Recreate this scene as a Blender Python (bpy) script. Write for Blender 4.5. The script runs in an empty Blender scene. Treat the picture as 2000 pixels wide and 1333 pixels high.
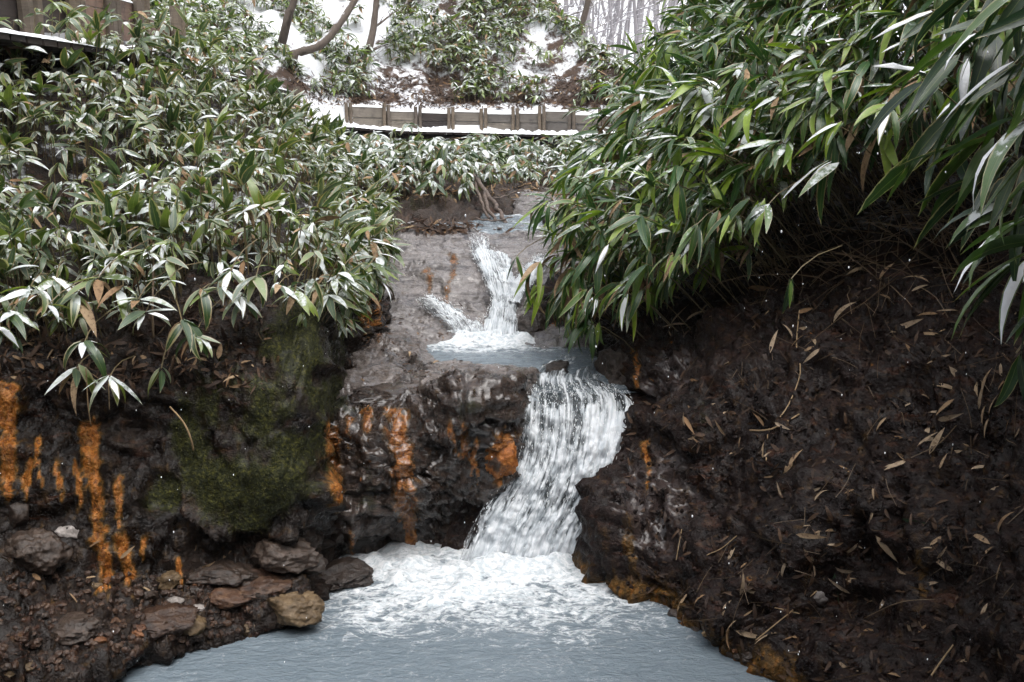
import bpy, math, random
import numpy as np
from mathutils import Vector, Matrix
from mathutils.bvhtree import BVHTree

# ------------------------------------------------------------------ camera, sky, sun, exposure
R = math.radians
SC = bpy.context.scene
COL = SC.collection
CAM_H, PITCH, F = 2.2, R(12.0), 35.0 / 36.0 * 2000.0
cam_d = bpy.data.cameras.new('camera')
cam_d.lens = 35.0; cam_d.sensor_width = 36.0
cam_d.clip_start = 0.05; cam_d.clip_end = 1000.0
cam = bpy.data.objects.new('camera', cam_d); COL.objects.link(cam)
cam.location = (0, 0, CAM_H); cam.rotation_euler = (R(90) - PITCH, 0, 0)
SC.camera = cam

SUN_EL, SUN_AZ = R(68), R(150)        # overcast: a wide soft source, high over the viewer's right shoulder
w = bpy.data.worlds.new('World'); SC.world = w; w.use_nodes = True
wn = w.node_tree; wn.nodes.clear()
sky = wn.nodes.new('ShaderNodeTexSky'); sky.sky_type = 'NISHITA'; sky.sun_disc = False
sky.sun_elevation = SUN_EL; sky.sun_rotation = SUN_AZ
sky.air_density = 1.0; sky.dust_density = 4.0; sky.ozone_density = 1.0
hs = wn.nodes.new('ShaderNodeHueSaturation'); hs.inputs['Saturation'].default_value = 0.22
bg = wn.nodes.new('ShaderNodeBackground'); bg.inputs['Strength'].default_value = 0.12
wo = wn.nodes.new('ShaderNodeOutputWorld')
wn.links.new(sky.outputs[0], hs.inputs['Color']); wn.links.new(hs.outputs[0], bg.inputs['Color'])
wn.links.new(bg.outputs[0], wo.inputs['Surface'])
sd = bpy.data.lights.new('sun', 'SUN'); sd.energy = 0.7; sd.angle = R(60); sd.color = (1.0, 0.97, 0.94)
sun = bpy.data.objects.new('sun', sd); COL.objects.link(sun)
sdir = Vector((math.sin(SUN_AZ) * math.cos(SUN_EL), math.cos(SUN_AZ) * math.cos(SUN_EL), math.sin(SUN_EL)))
sun.rotation_euler = sdir.to_track_quat('Z', 'Y').to_euler()
SC.view_settings.view_transform = 'Standard'; SC.view_settings.look = 'None'
SC.view_settings.gamma = 1.0; SC.view_settings.use_curve_mapping = False
SC.view_settings.exposure = 1.4
SC.render.engine = 'CYCLES'
SC.cycles.use_denoising = True
SC.cycles.max_bounces = 6; SC.cycles.diffuse_bounces = 2; SC.cycles.glossy_bounces = 2
SC.cycles.use_adaptive_sampling = True; SC.cycles.adaptive_threshold = 0.025
SC.cycles.transmission_bounces = 4; SC.cycles.volume_bounces = 0; SC.cycles.transparent_max_bounces = 12
SC.cycles.caustics_reflective = False; SC.cycles.caustics_refractive = False

# ------------------------------------------------------------------ helpers
rng = np.random.default_rng(11)
random.seed(5)
ST, CT = math.sin(PITCH), math.cos(PITCH)

def ray(u, v):
    a = (u - 1000) / F; b = (v - 666.5) / F
    return np.array([a, CT - b * ST, -ST - b * CT])
def P(u, v, Y):                         # a point seen in direction (u, v), Y metres ahead
    d = ray(u, v); t = Y / d[1]
    return np.array([d[0] * t, Y, CAM_H + d[2] * t])
def Z(u, v, z):                         # where that direction meets the height z
    d = ray(u, v); t = (z - CAM_H) / d[2]
    return np.array([d[0] * t, d[1] * t, z])
def proj(p):                            # world points -> image position (2000 px wide)
    p = np.asarray(p, float)
    x, y, z = p[..., 0], p[..., 1], p[..., 2] - CAM_H
    dep = y * CT - z * ST; up = y * ST + z * CT
    dep = np.where(dep < 0.05, 0.05, dep)
    return 1000 + F * x / dep, 666.5 - F * up / dep

_perm = np.concatenate([np.random.default_rng(3).permutation(256)] * 2)
_g = np.random.default_rng(4).normal(size=(256, 3)); _g /= np.linalg.norm(_g, axis=1)[:, None]
def perlin(p):
    p = np.asarray(p, float); i = np.floor(p).astype(int); f = p - i; i &= 255
    u = f * f * f * (f * (f * 6 - 15) + 10)
    out = 0
    for dx in (0, 1):
        for dy in (0, 1):
            for dz in (0, 1):
                h = _perm[(_perm[(_perm[(i[..., 0] + dx) & 255] + i[..., 1] + dy) & 255] + i[..., 2] + dz) & 255]
                g = _g[h]
                dot = g[..., 0] * (f[..., 0] - dx) + g[..., 1] * (f[..., 1] - dy) + g[..., 2] * (f[..., 2] - dz)
                wx = u[..., 0] if dx else 1 - u[..., 0]
                wy = u[..., 1] if dy else 1 - u[..., 1]
                wz = u[..., 2] if dz else 1 - u[..., 2]
                out = out + dot * wx * wy * wz
    return out * 1.5
def fbm(p, o=4, gain=0.5, ridge=False):
    p = np.asarray(p, float); a, s = 1.0, 0
    for k in range(o):
        n = perlin(p * (2.03 ** k) + 17.3 * k)
        s = s + a * ((1 - 2 * np.abs(n)) if ridge else n); a *= gain
    return s
def smooth(a, b, x):
    t = np.clip((x - a) / (b - a), 0, 1); return t * t * (3 - 2 * t)

def tag(o, label=None, cat=None, group=None, kind=None):
    if label: o['label'] = label
    if cat: o['category'] = cat
    if group: o['group'] = group
    if kind: o['kind'] = kind
    return o
def link(o, parent=None):
    COL.objects.link(o)
    if parent is not None: o.parent = parent
    return o
def mesh_np(name, verts, faces, mats=(), smooth_=True, uv=None, attrs=None, midx=None):
    """verts (n,3); faces (m,k) int array of equal-sided faces, or a list of arrays"""
    me = bpy.data.meshes.new(name)
    fl = [faces] if isinstance(faces, np.ndarray) else faces
    verts = np.asarray(verts, np.float32)
    me.vertices.add(len(verts)); me.vertices.foreach_set('co', verts.ravel())
    li = np.concatenate([f.ravel() for f in fl]).astype(np.int32)
    starts = []; o = 0
    for f in fl:
        starts.append(o + np.arange(len(f)) * f.shape[1]); o += f.size
    st = np.concatenate(starts).astype(np.int32)
    me.loops.add(len(li)); me.loops.foreach_set('vertex_index', li)
    me.polygons.add(len(st)); me.polygons.foreach_set('loop_start', st)
    me.update(calc_edges=True)
    me.polygons.foreach_set('use_smooth', np.full(len(st), smooth_, bool))
    if midx is not None: me.polygons.foreach_set('material_index', np.asarray(midx, np.int32))
    if uv is not None:
        l = me.uv_layers.new(name='UVMap'); l.data.foreach_set('uv', np.asarray(uv, np.float32)[li].ravel())
    for k, a in (attrs or {}).items():
        at = me.attributes.new(k, 'FLOAT', 'POINT'); at.data.foreach_set('value', np.asarray(a, np.float32).ravel())
    for m in mats: me.materials.append(m)
    me.validate(clean_customdata=False)
    return me
def obj(name, me, parent=None, loc=None):
    o = bpy.data.objects.new(name, me); link(o, parent)
    if loc is not None: o.location = loc
    return o
def empty(name, loc):
    o = bpy.data.objects.new(name, None); o.empty_display_size = 0.05; link(o); o.location = loc
    return o
def grid_faces(nr, nc):
    i = np.arange(nr * nc).reshape(nr, nc)
    return np.stack([i[:-1, :-1], i[:-1, 1:], i[1:, 1:], i[1:, :-1]], -1).reshape(-1, 4)
class MB:                               # collects boxes, tubes and loose faces into one mesh
    def __init__(s): s.v = []; s.f = []; s.n = 0
    def add(s, v, f):
        s.v.append(np.asarray(v, float)); s.f += [tuple(int(i) + s.n for i in q) for q in f]; s.n += len(v); return s
    def tube(s, pts, rad, k=7, jit=0.0):
        pts = np.asarray(pts, float); n = len(pts)
        rad = np.full(n, rad) if np.isscalar(rad) else np.asarray(rad)
        t = np.gradient(pts, axis=0); t /= np.linalg.norm(t, axis=1)[:, None] + 1e-9
        ref = np.array([0, 0, 1.0]) if abs(t[0][2]) < 0.9 else np.array([1.0, 0, 0])
        a = np.cross(t, ref); a /= np.linalg.norm(a, axis=1)[:, None] + 1e-9
        b = np.cross(t, a)
        th = np.arange(k) / k * 2 * math.pi
        rr = rad[:, None] * (1 + jit * rng.uniform(-1, 1, (n, k)))
        v = pts[:, None] + (a[:, None] * np.cos(th)[None, :, None] + b[:, None] * np.sin(th)[None, :, None]) * rr[..., None]
        f = []
        for i in range(n - 1):
            for j in range(k):
                f.append((i * k + j, i * k + (j + 1) % k, (i + 1) * k + (j + 1) % k, (i + 1) * k + j))
        f.append(tuple(range(k))[::-1]); f.append(tuple((n - 1) * k + j for j in range(k)))
        return s.add(v.reshape(-1, 3), f)
    def build(s, name, mat, parent=None, origin=None, smooth_=False):
        me = bpy.data.meshes.new(name)
        v = np.concatenate(s.v)
        if origin is not None: v = v - np.asarray(origin)
        me.from_pydata(v.tolist(), [], s.f); me.update()
        me.polygons.foreach_set('use_smooth', np.full(len(s.f), smooth_, bool))
        if mat: me.materials.append(mat)
        return obj(name, me, parent, origin if parent is None else None)

# ------------------------------------------------------------------ materials
class NT:
    def __init__(s, name):
        s.m = bpy.data.materials.new(name); s.m.use_nodes = True
        s.t = s.m.node_tree; s.t.nodes.clear()
        s.out = s.n('ShaderNodeOutputMaterial')
    def n(s, t, **kw):
        x = s.t.nodes.new(t)
        for k, v in kw.items(): setattr(x, k, v)
        return x
    def put(s, sock, v):
        if hasattr(v, 'is_linked') or isinstance(v, bpy.types.NodeSocket): s.t.links.new(v, sock)
        elif isinstance(v, tuple) and len(v) == 3 and sock.type == 'RGBA': sock.default_value = (*v, 1)
        else: sock.default_value = v
    def math(s, op, a, b=0.0, c=0.0, clamp=False):
        x = s.n('ShaderNodeMath', operation=op, use_clamp=clamp)
        s.put(x.inputs[0], a); s.put(x.inputs[1], b)
        if op in ('MULTIPLY_ADD', 'COMPARE', 'SMOOTH_MIN'): s.put(x.inputs[2], c)
        return x.outputs[0]
    def step(s, v, a, b):               # smoothstep a..b
        x = s.n('ShaderNodeMapRange', interpolation_type='SMOOTHSTEP')
        s.put(x.inputs[0], v); s.put(x.inputs[1], a); s.put(x.inputs[2], b); return x.outputs[0]
    def mix(s, f, a, b):
        x = s.n('ShaderNodeMix', data_type='RGBA'); s.put(x.inputs[0], f); s.put(x.inputs[6], a); s.put(x.inputs[7], b)
        return x.outputs[2]
    def mul(s, a, b):
        x = s.n('ShaderNodeMix', data_type='RGBA', blend_type='MULTIPLY'); x.inputs[0].default_value = 1
        s.put(x.inputs[6], a); s.put(x.inputs[7], b); return x.outputs[2]
    def pos(s): return s.n('ShaderNodeNewGeometry').outputs['Position']
    def map(s, v, sc):
        x = s.n('ShaderNodeVectorMath', operation='MULTIPLY'); s.put(x.inputs[0], v); x.inputs[1].default_value = sc
        return x.outputs[0]
    def noise(s, v, sc, det=4.0, rough=0.55, dist=0.0, w=None):
        x = s.n('ShaderNodeTexNoise'); s.put(x.inputs['Vector'], v); x.inputs['Scale'].default_value = sc
        x.inputs['Detail'].default_value = det; x.inputs['Roughness'].default_value = rough
        x.inputs['Distortion'].default_value = dist
        return x.outputs[0]
    def voro(s, v, sc, feat='F1', out=0):
        x = s.n('ShaderNodeTexVoronoi', feature=feat); s.put(x.inputs['Vector'], v); x.inputs['Scale'].default_value = sc
        return x.outputs[out]
    def attr(s, name): return s.n('ShaderNodeAttribute', attribute_name=name).outputs['Fac']
    def bump(s, h, strength=0.5, dist=0.02, nrm=None):
        x = s.n('ShaderNodeBump'); x.inputs['Strength'].default_value = strength; x.inputs['Distance'].default_value = dist
        s.put(x.inputs['Height'], h)
        if nrm is not None: s.put(x.inputs['Normal'], nrm)
        return x.outputs[0]
    def ramp(s, v, stops):
        x = s.n('ShaderNodeValToRGB'); s.put(x.inputs[0], v); e = x.color_ramp.elements
        while len(e) < len(stops): e.new(0.5)
        for el, (p, c) in zip(e, stops): el.position = p; el.color = (*c, 1)
        return x.outputs[0]
    def pbr(s, col, rough=0.6, nrm=None, **kw):
        x = s.n('ShaderNodeBsdfPrincipled'); s.put(x.inputs['Base Color'], col); s.put(x.inputs['Roughness'], rough)
        if nrm is not None: s.put(x.inputs['Normal'], nrm)
        for k, v in kw.items(): s.put(x.inputs[k], v)
        return x.outputs[0]
    def mixsh(s, f, a, b):
        x = s.n('ShaderNodeMixShader'); s.put(x.inputs[0], f); s.put(x.inputs[1], a); s.put(x.inputs[2], b); return x.outputs[0]
    def done(s, sh): s.t.links.new(sh, s.out.inputs['Surface']); return s.m

def rock_material(name, dark, mid, light, wet=(0.18, 0.5), snow=False, pebble=0.15, layer=0.0, bd=0.022, coat=0.30, spec=0.35, pale_sheen=((0.135, 0.120, 0.112), (0.37, 0.342, 0.333)), sheen_coat=0.0):
    """wet volcanic rock; the attributes rust, moss and snow hold where those grow or lie"""
    t = NT(name); p = t.pos()
    n1 = t.noise(p, 3.0, 4, 0.62, 0.4); n2 = t.noise(p, 17.0, 5, 0.65); n3 = t.noise(p, 70.0, 2, 0.6)
    n4 = t.noise(t.map(p, (1, 1, 3.0)), 7.0, 3, 0.6, 1.0)
    col = t.ramp(t.math('ADD', t.math('MULTIPLY', n1, 0.55), t.math('MULTIPLY', n2, 0.45)),
                 [(0.30, dark), (0.52, mid), (0.72, light)])
    red = t.step(n4, 0.55, 0.72)
    col = t.mix(t.math('MULTIPLY', red, 0.55), col, (0.060, 0.022, 0.010))
    si = t.step(t.math('ADD', t.attr('pale_sheen'), t.math('MULTIPLY', t.math('SUBTRACT', n2, 0.5), 0.9)), 0.35, 0.75)  # pale patches: sky sheen of wet rock put into the colour
    col = t.mix(t.math('MULTIPLY', si, 0.8), col, t.mix(n1, *pale_sheen))
    # mineral crust: bright orange core, ochre and olive at its rim
    ru = t.attr('rust')
    drip = t.noise(t.map(p, (1, 1, 0.16)), 34.0, 4, 0.6)
    rm = t.math('ADD', ru, t.math('MULTIPLY', t.math('SUBTRACT', t.math('ADD', t.math('MULTIPLY', n2, 0.45), t.math('MULTIPLY', drip, 0.55)), 0.5), 1.5))
    core = t.math('MULTIPLY', t.step(rm, 0.28, 0.80), t.math('MULTIPLY_ADD', t.step(drip, 0.36, 0.56), 0.55, 0.45)); rim = t.step(rm, 0.02, 0.46)
    col = t.mix(t.math('MULTIPLY', rim, 0.8), col, t.mix(n3, (0.05, 0.03, 0.008), (0.16, 0.08, 0.012)))
    orange = t.ramp(t.noise(p, 45.0, 5, 0.7), [(0.34, (0.07, 0.020, 0.004)), (0.48, (0.30, 0.098, 0.014)), (0.68, (0.46, 0.21, 0.06))])
    col = t.mix(core, col, orange)
    mo = t.attr('moss')
    mm = t.step(t.math('ADD', mo, t.math('MULTIPLY', t.math('SUBTRACT', t.noise(t.map(p, (1, 1, 0.45)), 12.0, 5, 0.72), 0.5), 1.5)), 0.36, 0.74)
    mcol = t.ramp(t.noise(p, 60.0, 4, 0.7), [(0.32, (0.004, 0.005, 0.0015)), (0.52, (0.019, 0.021, 0.004)), (0.74, (0.095, 0.088, 0.014))])
    col = t.mix(mm, col, mcol)
    rough = t.math('ADD', t.math('MULTIPLY', t.step(t.math('ADD', t.math('MULTIPLY', n2, 0.5), t.math('MULTIPLY', n1, 0.5)), 0.40, 0.60), wet[1] - wet[0]), wet[0])
    rough = t.math('MAXIMUM', rough, t.math('MULTIPLY', mm, 0.85))
    h = t.math('ADD', t.math('MULTIPLY', n2, 1.0), t.math('MULTIPLY', n3, 0.55))
    wp = t.n('ShaderNodeVectorMath', operation='ADD'); t.put(wp.inputs[0], t.map(p, (1, 1, 1.7)))
    wn2 = t.n('ShaderNodeTexNoise'); t.put(wn2.inputs['Vector'], p); wn2.inputs['Scale'].default_value = 9.0
    t.put(wp.inputs[1], t.map(wn2.outputs[1], (0.12, 0.12, 0.12)))
    h = t.math('ADD', h, t.math('MULTIPLY', t.voro(wp.outputs[0], 30.0), pebble))
    h = t.math('ADD', h, t.math('MULTIPLY', t.noise(p, 9.0, 6, 0.7), 0.9))
    if layer:
        ly = t.noise(t.map(p, (1.2, 1.2, 9.0)), 4.0, 6, 0.65, 0.8)
        h = t.math('ADD', h, t.math('MULTIPLY', ly, layer))
        col = t.mul(col, t.ramp(ly, [(0.34, (0.32, 0.29, 0.28)), (0.43, (0.9, 0.89, 0.88)), (0.7, (1.22, 1.2, 1.18))]))
    nr = t.bump(h, 1.0, bd)
    if snow:
        sn = t.attr('snow')
        nz = t.n('ShaderNodeSeparateXYZ'); t.t.links.new(t.n('ShaderNodeNewGeometry').outputs['Normal'], nz.inputs[0])
        sm = t.step(t.math('ADD', sn, t.math('MULTIPLY', t.math('SUBTRACT', t.noise(p, 5.5, 5, 0.7), 0.5), 1.6)), 0.34, 0.66)
        col = t.mix(sm, col, (0.86, 0.88, 0.92)); rough = t.math('MAXIMUM', rough, t.math('MULTIPLY', sm, 0.8))
    return t.done(t.pbr(col, rough, nr, **{'Specular IOR Level': spec, 'Coat Weight': t.math('MULTIPLY_ADD', si, sheen_coat, coat) if sheen_coat else coat, 'Coat Roughness': 0.16}))

M = {}
M['bank'] = rock_material('wet bank rock', (0.0035, 0.0024, 0.002), (0.0105, 0.0062, 0.0043), (0.038, 0.024, 0.0165), (0.22, 0.7), snow=True, coat=0.08, spec=0.25)
M['mud'] = rock_material('wet dark mud rock', (0.0035, 0.0021, 0.0019), (0.0105, 0.0054, 0.0044), (0.036, 0.0195, 0.0160), (0.25, 0.7), coat=0.06, spec=0.2, pale_sheen=((0.024, 0.015, 0.013), (0.080, 0.056, 0.052)), sheen_coat=0.6)
M['ledge'] = rock_material('wet brown ledge rock', (0.012, 0.008, 0.006), (0.042, 0.026, 0.019), (0.135, 0.10, 0.082), (0.10, 0.45), pebble=0.1, layer=1.6, bd=0.030, coat=0.75, spec=0.5, pale_sheen=((0.10, 0.080, 0.070), (0.32, 0.275, 0.255)))
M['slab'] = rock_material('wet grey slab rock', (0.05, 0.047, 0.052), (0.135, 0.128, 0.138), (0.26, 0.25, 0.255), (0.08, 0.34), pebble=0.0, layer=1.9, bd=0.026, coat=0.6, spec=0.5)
M['farbank'] = rock_material('far bank earth', (0.015, 0.012, 0.010), (0.045, 0.032, 0.026), (0.10, 0.075, 0.06), (0.45, 0.85), snow=True, coat=0.0)
M['hill'] = rock_material('snowy hillside', (0.03, 0.02, 0.015), (0.07, 0.045, 0.033), (0.15, 0.10, 0.075), (0.6, 0.9), snow=True, coat=0.0)

def snow_material():
    t = NT('snow'); p = t.pos()
    h = t.math('ADD', t.noise(p, 12.0, 5, 0.6), t.math('MULTIPLY', t.noise(p, 90.0, 3, 0.6), 0.25))
    return t.done(t.pbr((0.87, 0.89, 0.92), 0.75, t.bump(h, 0.4, 0.03), **{'Subsurface Weight': 0.0}))
M['snow'] = snow_material()

def leaf_material(name, deep, fresh, snow_amt, margin, frost=0.0):
    t = NT(name)
    uvn = t.n('ShaderNodeUVMap'); sep = t.n('ShaderNodeSeparateXYZ'); t.t.links.new(uvn.outputs[0], sep.inputs[0])
    geo = t.n('ShaderNodeNewGeometry'); p = geo.outputs['Position']
    oi = t.n('ShaderNodeObjectInfo').outputs['Random']
    rnd = t.math('FRACT', t.math('ADD', t.attr('rnd'), oi))
    rnd2 = t.math('FRACT', t.math('MULTIPLY', rnd, 7.13))
    rnd3 = t.math('FRACT', t.math('MULTIPLY', rnd, 23.7))
    n = t.noise(p, 45.0, 3, 0.65)
    col = t.mix(t.step(rnd, 0.35, 1.0), deep, fresh)
    col = t.mix(t.math('MULTIPLY', t.step(n, 0.4, 0.7), 0.4), col, t.mul(col, (1.7, 1.6, 1.3)))
    ax = t.math('ABSOLUTE', t.math('SUBTRACT', sep.outputs[0], 0.5))
    # parallel veins and paler midrib
    vein = t.math('SINE', t.math('MULTIPLY', sep.outputs[0], 75.0))
    col = t.mix(t.math('MULTIPLY', t.step(vein, 0.3, 1.0), 0.18), col, (0.14, 0.20, 0.06))
    col = t.mix(t.math('MULTIPLY', t.math('SUBTRACT', 1.0, t.step(ax, 0.012, 0.04)), 0.6), col, (0.22, 0.26, 0.09))
    # dried cream margin and tip, wider on some leaves
    mg = t.math('ADD', ax, t.math('MULTIPLY', t.math('SUBTRACT', n, 0.5), 0.22))
    mg = t.math('ADD', mg, t.math('MULTIPLY', t.step(sep.outputs[1], 0.86, 1.0), 0.25))
    lim = t.math('SUBTRACT', 0.53, t.math('MULTIPLY', rnd2, margin))
    mm = t.step(mg, lim, t.math('ADD', lim, 0.05))
    col = t.mix(t.math('MULTIPLY', mm, 0.9), col, t.mix(rnd3, (0.34, 0.25, 0.13), (0.42, 0.40, 0.22)))
    # thin dusting of snow where the blade faces the sky
    nz = t.n('ShaderNodeSeparateXYZ'); t.t.links.new(geo.outputs['Normal'], nz.inputs[0])
    sn = t.math('MULTIPLY', t.step(nz.outputs[2], 0.30, 0.85), t.math('ADD', t.math('MULTIPLY', rnd3, 0.75), 0.25))
    sn = t.math('ADD', sn, t.math('MULTIPLY', t.math('SUBTRACT', t.noise(p, 28.0, 4, 0.72), 0.5), 1.3))
    sm = t.step(sn, 1.02 - snow_amt, 1.30 - snow_amt)
    col = t.mix(t.math('MULTIPLY', sm, 0.92), col, (0.80, 0.83, 0.87))
    if frost: col = t.mix(t.math('MULTIPLY', t.math('MULTIPLY', t.step(nz.outputs[2], 0.1, 0.8), rnd2), frost), col, (0.55, 0.62, 0.62))
    rough = t.math('ADD', 0.30, t.math('MULTIPLY', sm, 0.45))
    b = t.pbr(col, rough, t.bump(t.math('ADD', t.math('MULTIPLY', vein, 0.12), n), 0.25, 0.004), **{'Specular IOR Level': 0.5, 'Coat Weight': 0.25, 'Coat Roughness': 0.22})
    tr = t.n('ShaderNodeBsdfTranslucent'); t.put(tr.inputs[0], t.mul(col, (1.1, 1.25, 0.55)))
    return t.done(t.mixsh(0.28, b, tr.outputs[0]))
M['leaf_left'] = leaf_material('sasa leaf dusted with snow', (0.030, 0.064, 0.020), (0.19, 0.25, 0.040), 0.46, 0.31, 0.38)
M['leaf_right'] = leaf_material('sasa leaf glossy', (0.026, 0.078, 0.020), (0.25, 0.36, 0.035), 0.42, 0.18, 0.14)
M['leaf_near'] = leaf_material('sasa leaf near', (0.012, 0.036, 0.020), (0.075, 0.15, 0.022), 0.38, 0.15, 0.14)
M['leaf_far'] = leaf_material('sasa leaf far', (0.026, 0.062, 0.024), (0.17, 0.24, 0.045), 0.58, 0.24, 0.32)

def dead_material(name, a, b, c, rough=0.7):
    t = NT(name); p = t.pos()
    oi = t.n('ShaderNodeObjectInfo').outputs['Random']
    rnd = t.math('FRACT', t.math('ADD', t.attr('rnd'), oi))
    uvn = t.n('ShaderNodeUVMap'); sep = t.n('ShaderNodeSeparateXYZ'); t.t.links.new(uvn.outputs[0], sep.inputs[0])
    vein = t.math('SINE', t.math('MULTIPLY', sep.outputs[0], 60.0)); n = t.noise(p, 60.0, 4, 0.7)
    col = t.mix(rnd, a, b)
    col = t.mix(t.step(t.math('ADD', n, t.math('MULTIPLY', vein, 0.05)), 0.48, 0.70), col, c)
    return t.done(t.pbr(col, rough, t.bump(t.math('ADD', n, t.math('MULTIPLY', vein, 0.2)), 0.4, 0.004), **{'Specular IOR Level': 0.35}))
M['dead'] = dead_material('dry bamboo leaf', (0.20, 0.115, 0.055), (0.36, 0.26, 0.16), (0.10, 0.055, 0.028))
M['litter'] = dead_material('sodden leaf litter', (0.030, 0.016, 0.010), (0.085, 0.045, 0.022), (0.012, 0.008, 0.007), 0.5)
M['drytan'] = dead_material('dry tan leaf', (0.26, 0.19, 0.12), (0.42, 0.32, 0.22), (0.13, 0.08, 0.045))
def stem_material():
    t = NT('bamboo stem'); p = t.pos(); n = t.noise(p, 30.0, 3)
    return t.done(t.pbr(t.mix(n, (0.06, 0.05, 0.022), (0.20, 0.15, 0.075)), 0.55))
M['stem'] = stem_material()
def twig_material():
    t = NT('dry stalk'); p = t.pos(); n = t.noise(p, 22.0, 3)
    return t.done(t.pbr(t.mix(n, (0.05, 0.032, 0.018), (0.17, 0.115, 0.065)), 0.6))
M['twig'] = twig_material()
def bark_material(name, a, b):
    t = NT(name); p = t.pos(); n = t.noise(t.map(p, (1, 1, 0.25)), 26.0, 6, 0.65)
    nz = t.n('ShaderNodeSeparateXYZ'); t.t.links.new(t.n('ShaderNodeNewGeometry').outputs['Normal'], nz.inputs[0])
    col = t.mix(n, a, b)
    sm = t.step(t.math('ADD', nz.outputs[2], t.math('MULTIPLY', t.math('SUBTRACT', t.noise(p, 9.0), 0.5), 0.8)), 0.6, 0.85)
    col = t.mix(sm, col, (0.82, 0.84, 0.88))
    return t.done(t.pbr(col, 0.85, t.bump(n, 0.8, 0.02)))
M['bark'] = bark_material('grey brown bark', (0.05, 0.038, 0.03), (0.17, 0.135, 0.11))
def wood_material(name, a, b, c):
    t = NT(name)
    tc = t.n('ShaderNodeTexCoord').outputs['Object']; p = t.pos()
    oi = t.n('ShaderNodeObjectInfo').outputs['Random']
    v = t.n('ShaderNodeVectorMath', operation='ADD'); t.put(v.inputs[0], p); cb = t.n('ShaderNodeCombineXYZ')
    t.put(cb.inputs[2], t.math('MULTIPLY', oi, 9.0)); t.put(v.inputs[1], cb.outputs[0])
    g = t.noise(t.map(v.outputs[0], (1.2, 1.2, 22.0)), 2.2, 6, 0.6, 0.6); s = t.noise(p, 7.0, 5, 0.7)
    col = t.mix(g, a, b); col = t.mix(t.math('MULTIPLY', t.step(s, 0.45, 0.75), 0.7), col, c)
    col = t.mul(col, t.mix(oi, (0.75, 0.75, 0.78), (1.15, 1.1, 1.02)))
    return t.done(t.pbr(col, 0.75, t.bump(t.math('ADD', g, t.math('MULTIPLY', s, 0.4)), 0.6, 0.01)))
M['plank'] = wood_material('weathered plank', (0.085, 0.076, 0.064), (0.235, 0.21, 0.18), (0.042, 0.039, 0.034))
M['plank_dark'] = wood_material('dark wet plank', (0.018, 0.014, 0.013), (0.05, 0.036, 0.03), (0.012, 0.011, 0.011))
M['plank_red'] = wood_material('reddish plank', (0.12, 0.07, 0.05), (0.27, 0.18, 0.13), (0.05, 0.035, 0.03))
M['post'] = wood_material('weathered post', (0.06, 0.048, 0.036), (0.20, 0.16, 0.12), (0.035, 0.03, 0.024))

def water_material():
    t = NT('milky water'); p = t.pos()
    fo = t.attr('foam')
    warp = t.noise(p, 3.0, 3, 0.6)
    n1 = t.noise(t.map(p, (1.0, 1.6, 1)), 9.0, 4, 0.6, 1.0); n2 = t.noise(p, 30.0, 4, 0.65, 0.8)
    n3 = t.noise(t.map(p, (1.0, 1.5, 1)), 4.5, 6, 0.62, 1.6)
    l1 = t.math('SUBTRACT', 1.0, t.math('ABSOLUTE', t.math('MULTIPLY', t.math('SUBTRACT', n1, 0.5), 6.0)))
    l2 = t.math('SUBTRACT', 1.0, t.math('ABSOLUTE', t.math('MULTIPLY', t.math('SUBTRACT', n3, 0.5), 6.0)))
    lace = t.math('ADD', t.math('ADD', t.math('MULTIPLY', l1, 0.34), t.math('MULTIPLY', l2, 0.36)), t.math('MULTIPLY', n2, 0.34))
    th = t.math('SUBTRACT', 1.0, fo)
    f = t.step(lace, t.math('SUBTRACT', th, 0.12), t.math('ADD', th, 0.42))
    rip = t.noise(t.map(p, (1.0, 2.1, 1)), 14.0, 5, 0.6, 0.5); rip2 = t.noise(t.map(p, (1.0, 1.8, 1)), 52.0, 3, 0.55, 0.4)
    nr = t.bump(t.math('ADD', t.math('ADD', rip, t.math('MULTIPLY', rip2, 0.28)), t.math('MULTIPLY', f, 0.2)), 0.9, 0.028)
    col = t.mix(f, (0.143, 0.181, 0.211), t.mix(t.step(n2, 0.32, 0.66), (0.46, 0.52, 0.56), (0.84, 0.86, 0.88)))
    return t.done(t.pbr(col, t.math('ADD', 0.07, t.math('MULTIPLY', f, 0.5)), nr, **{'Specular IOR Level': 0.5}))
M['water'] = water_material()
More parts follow.
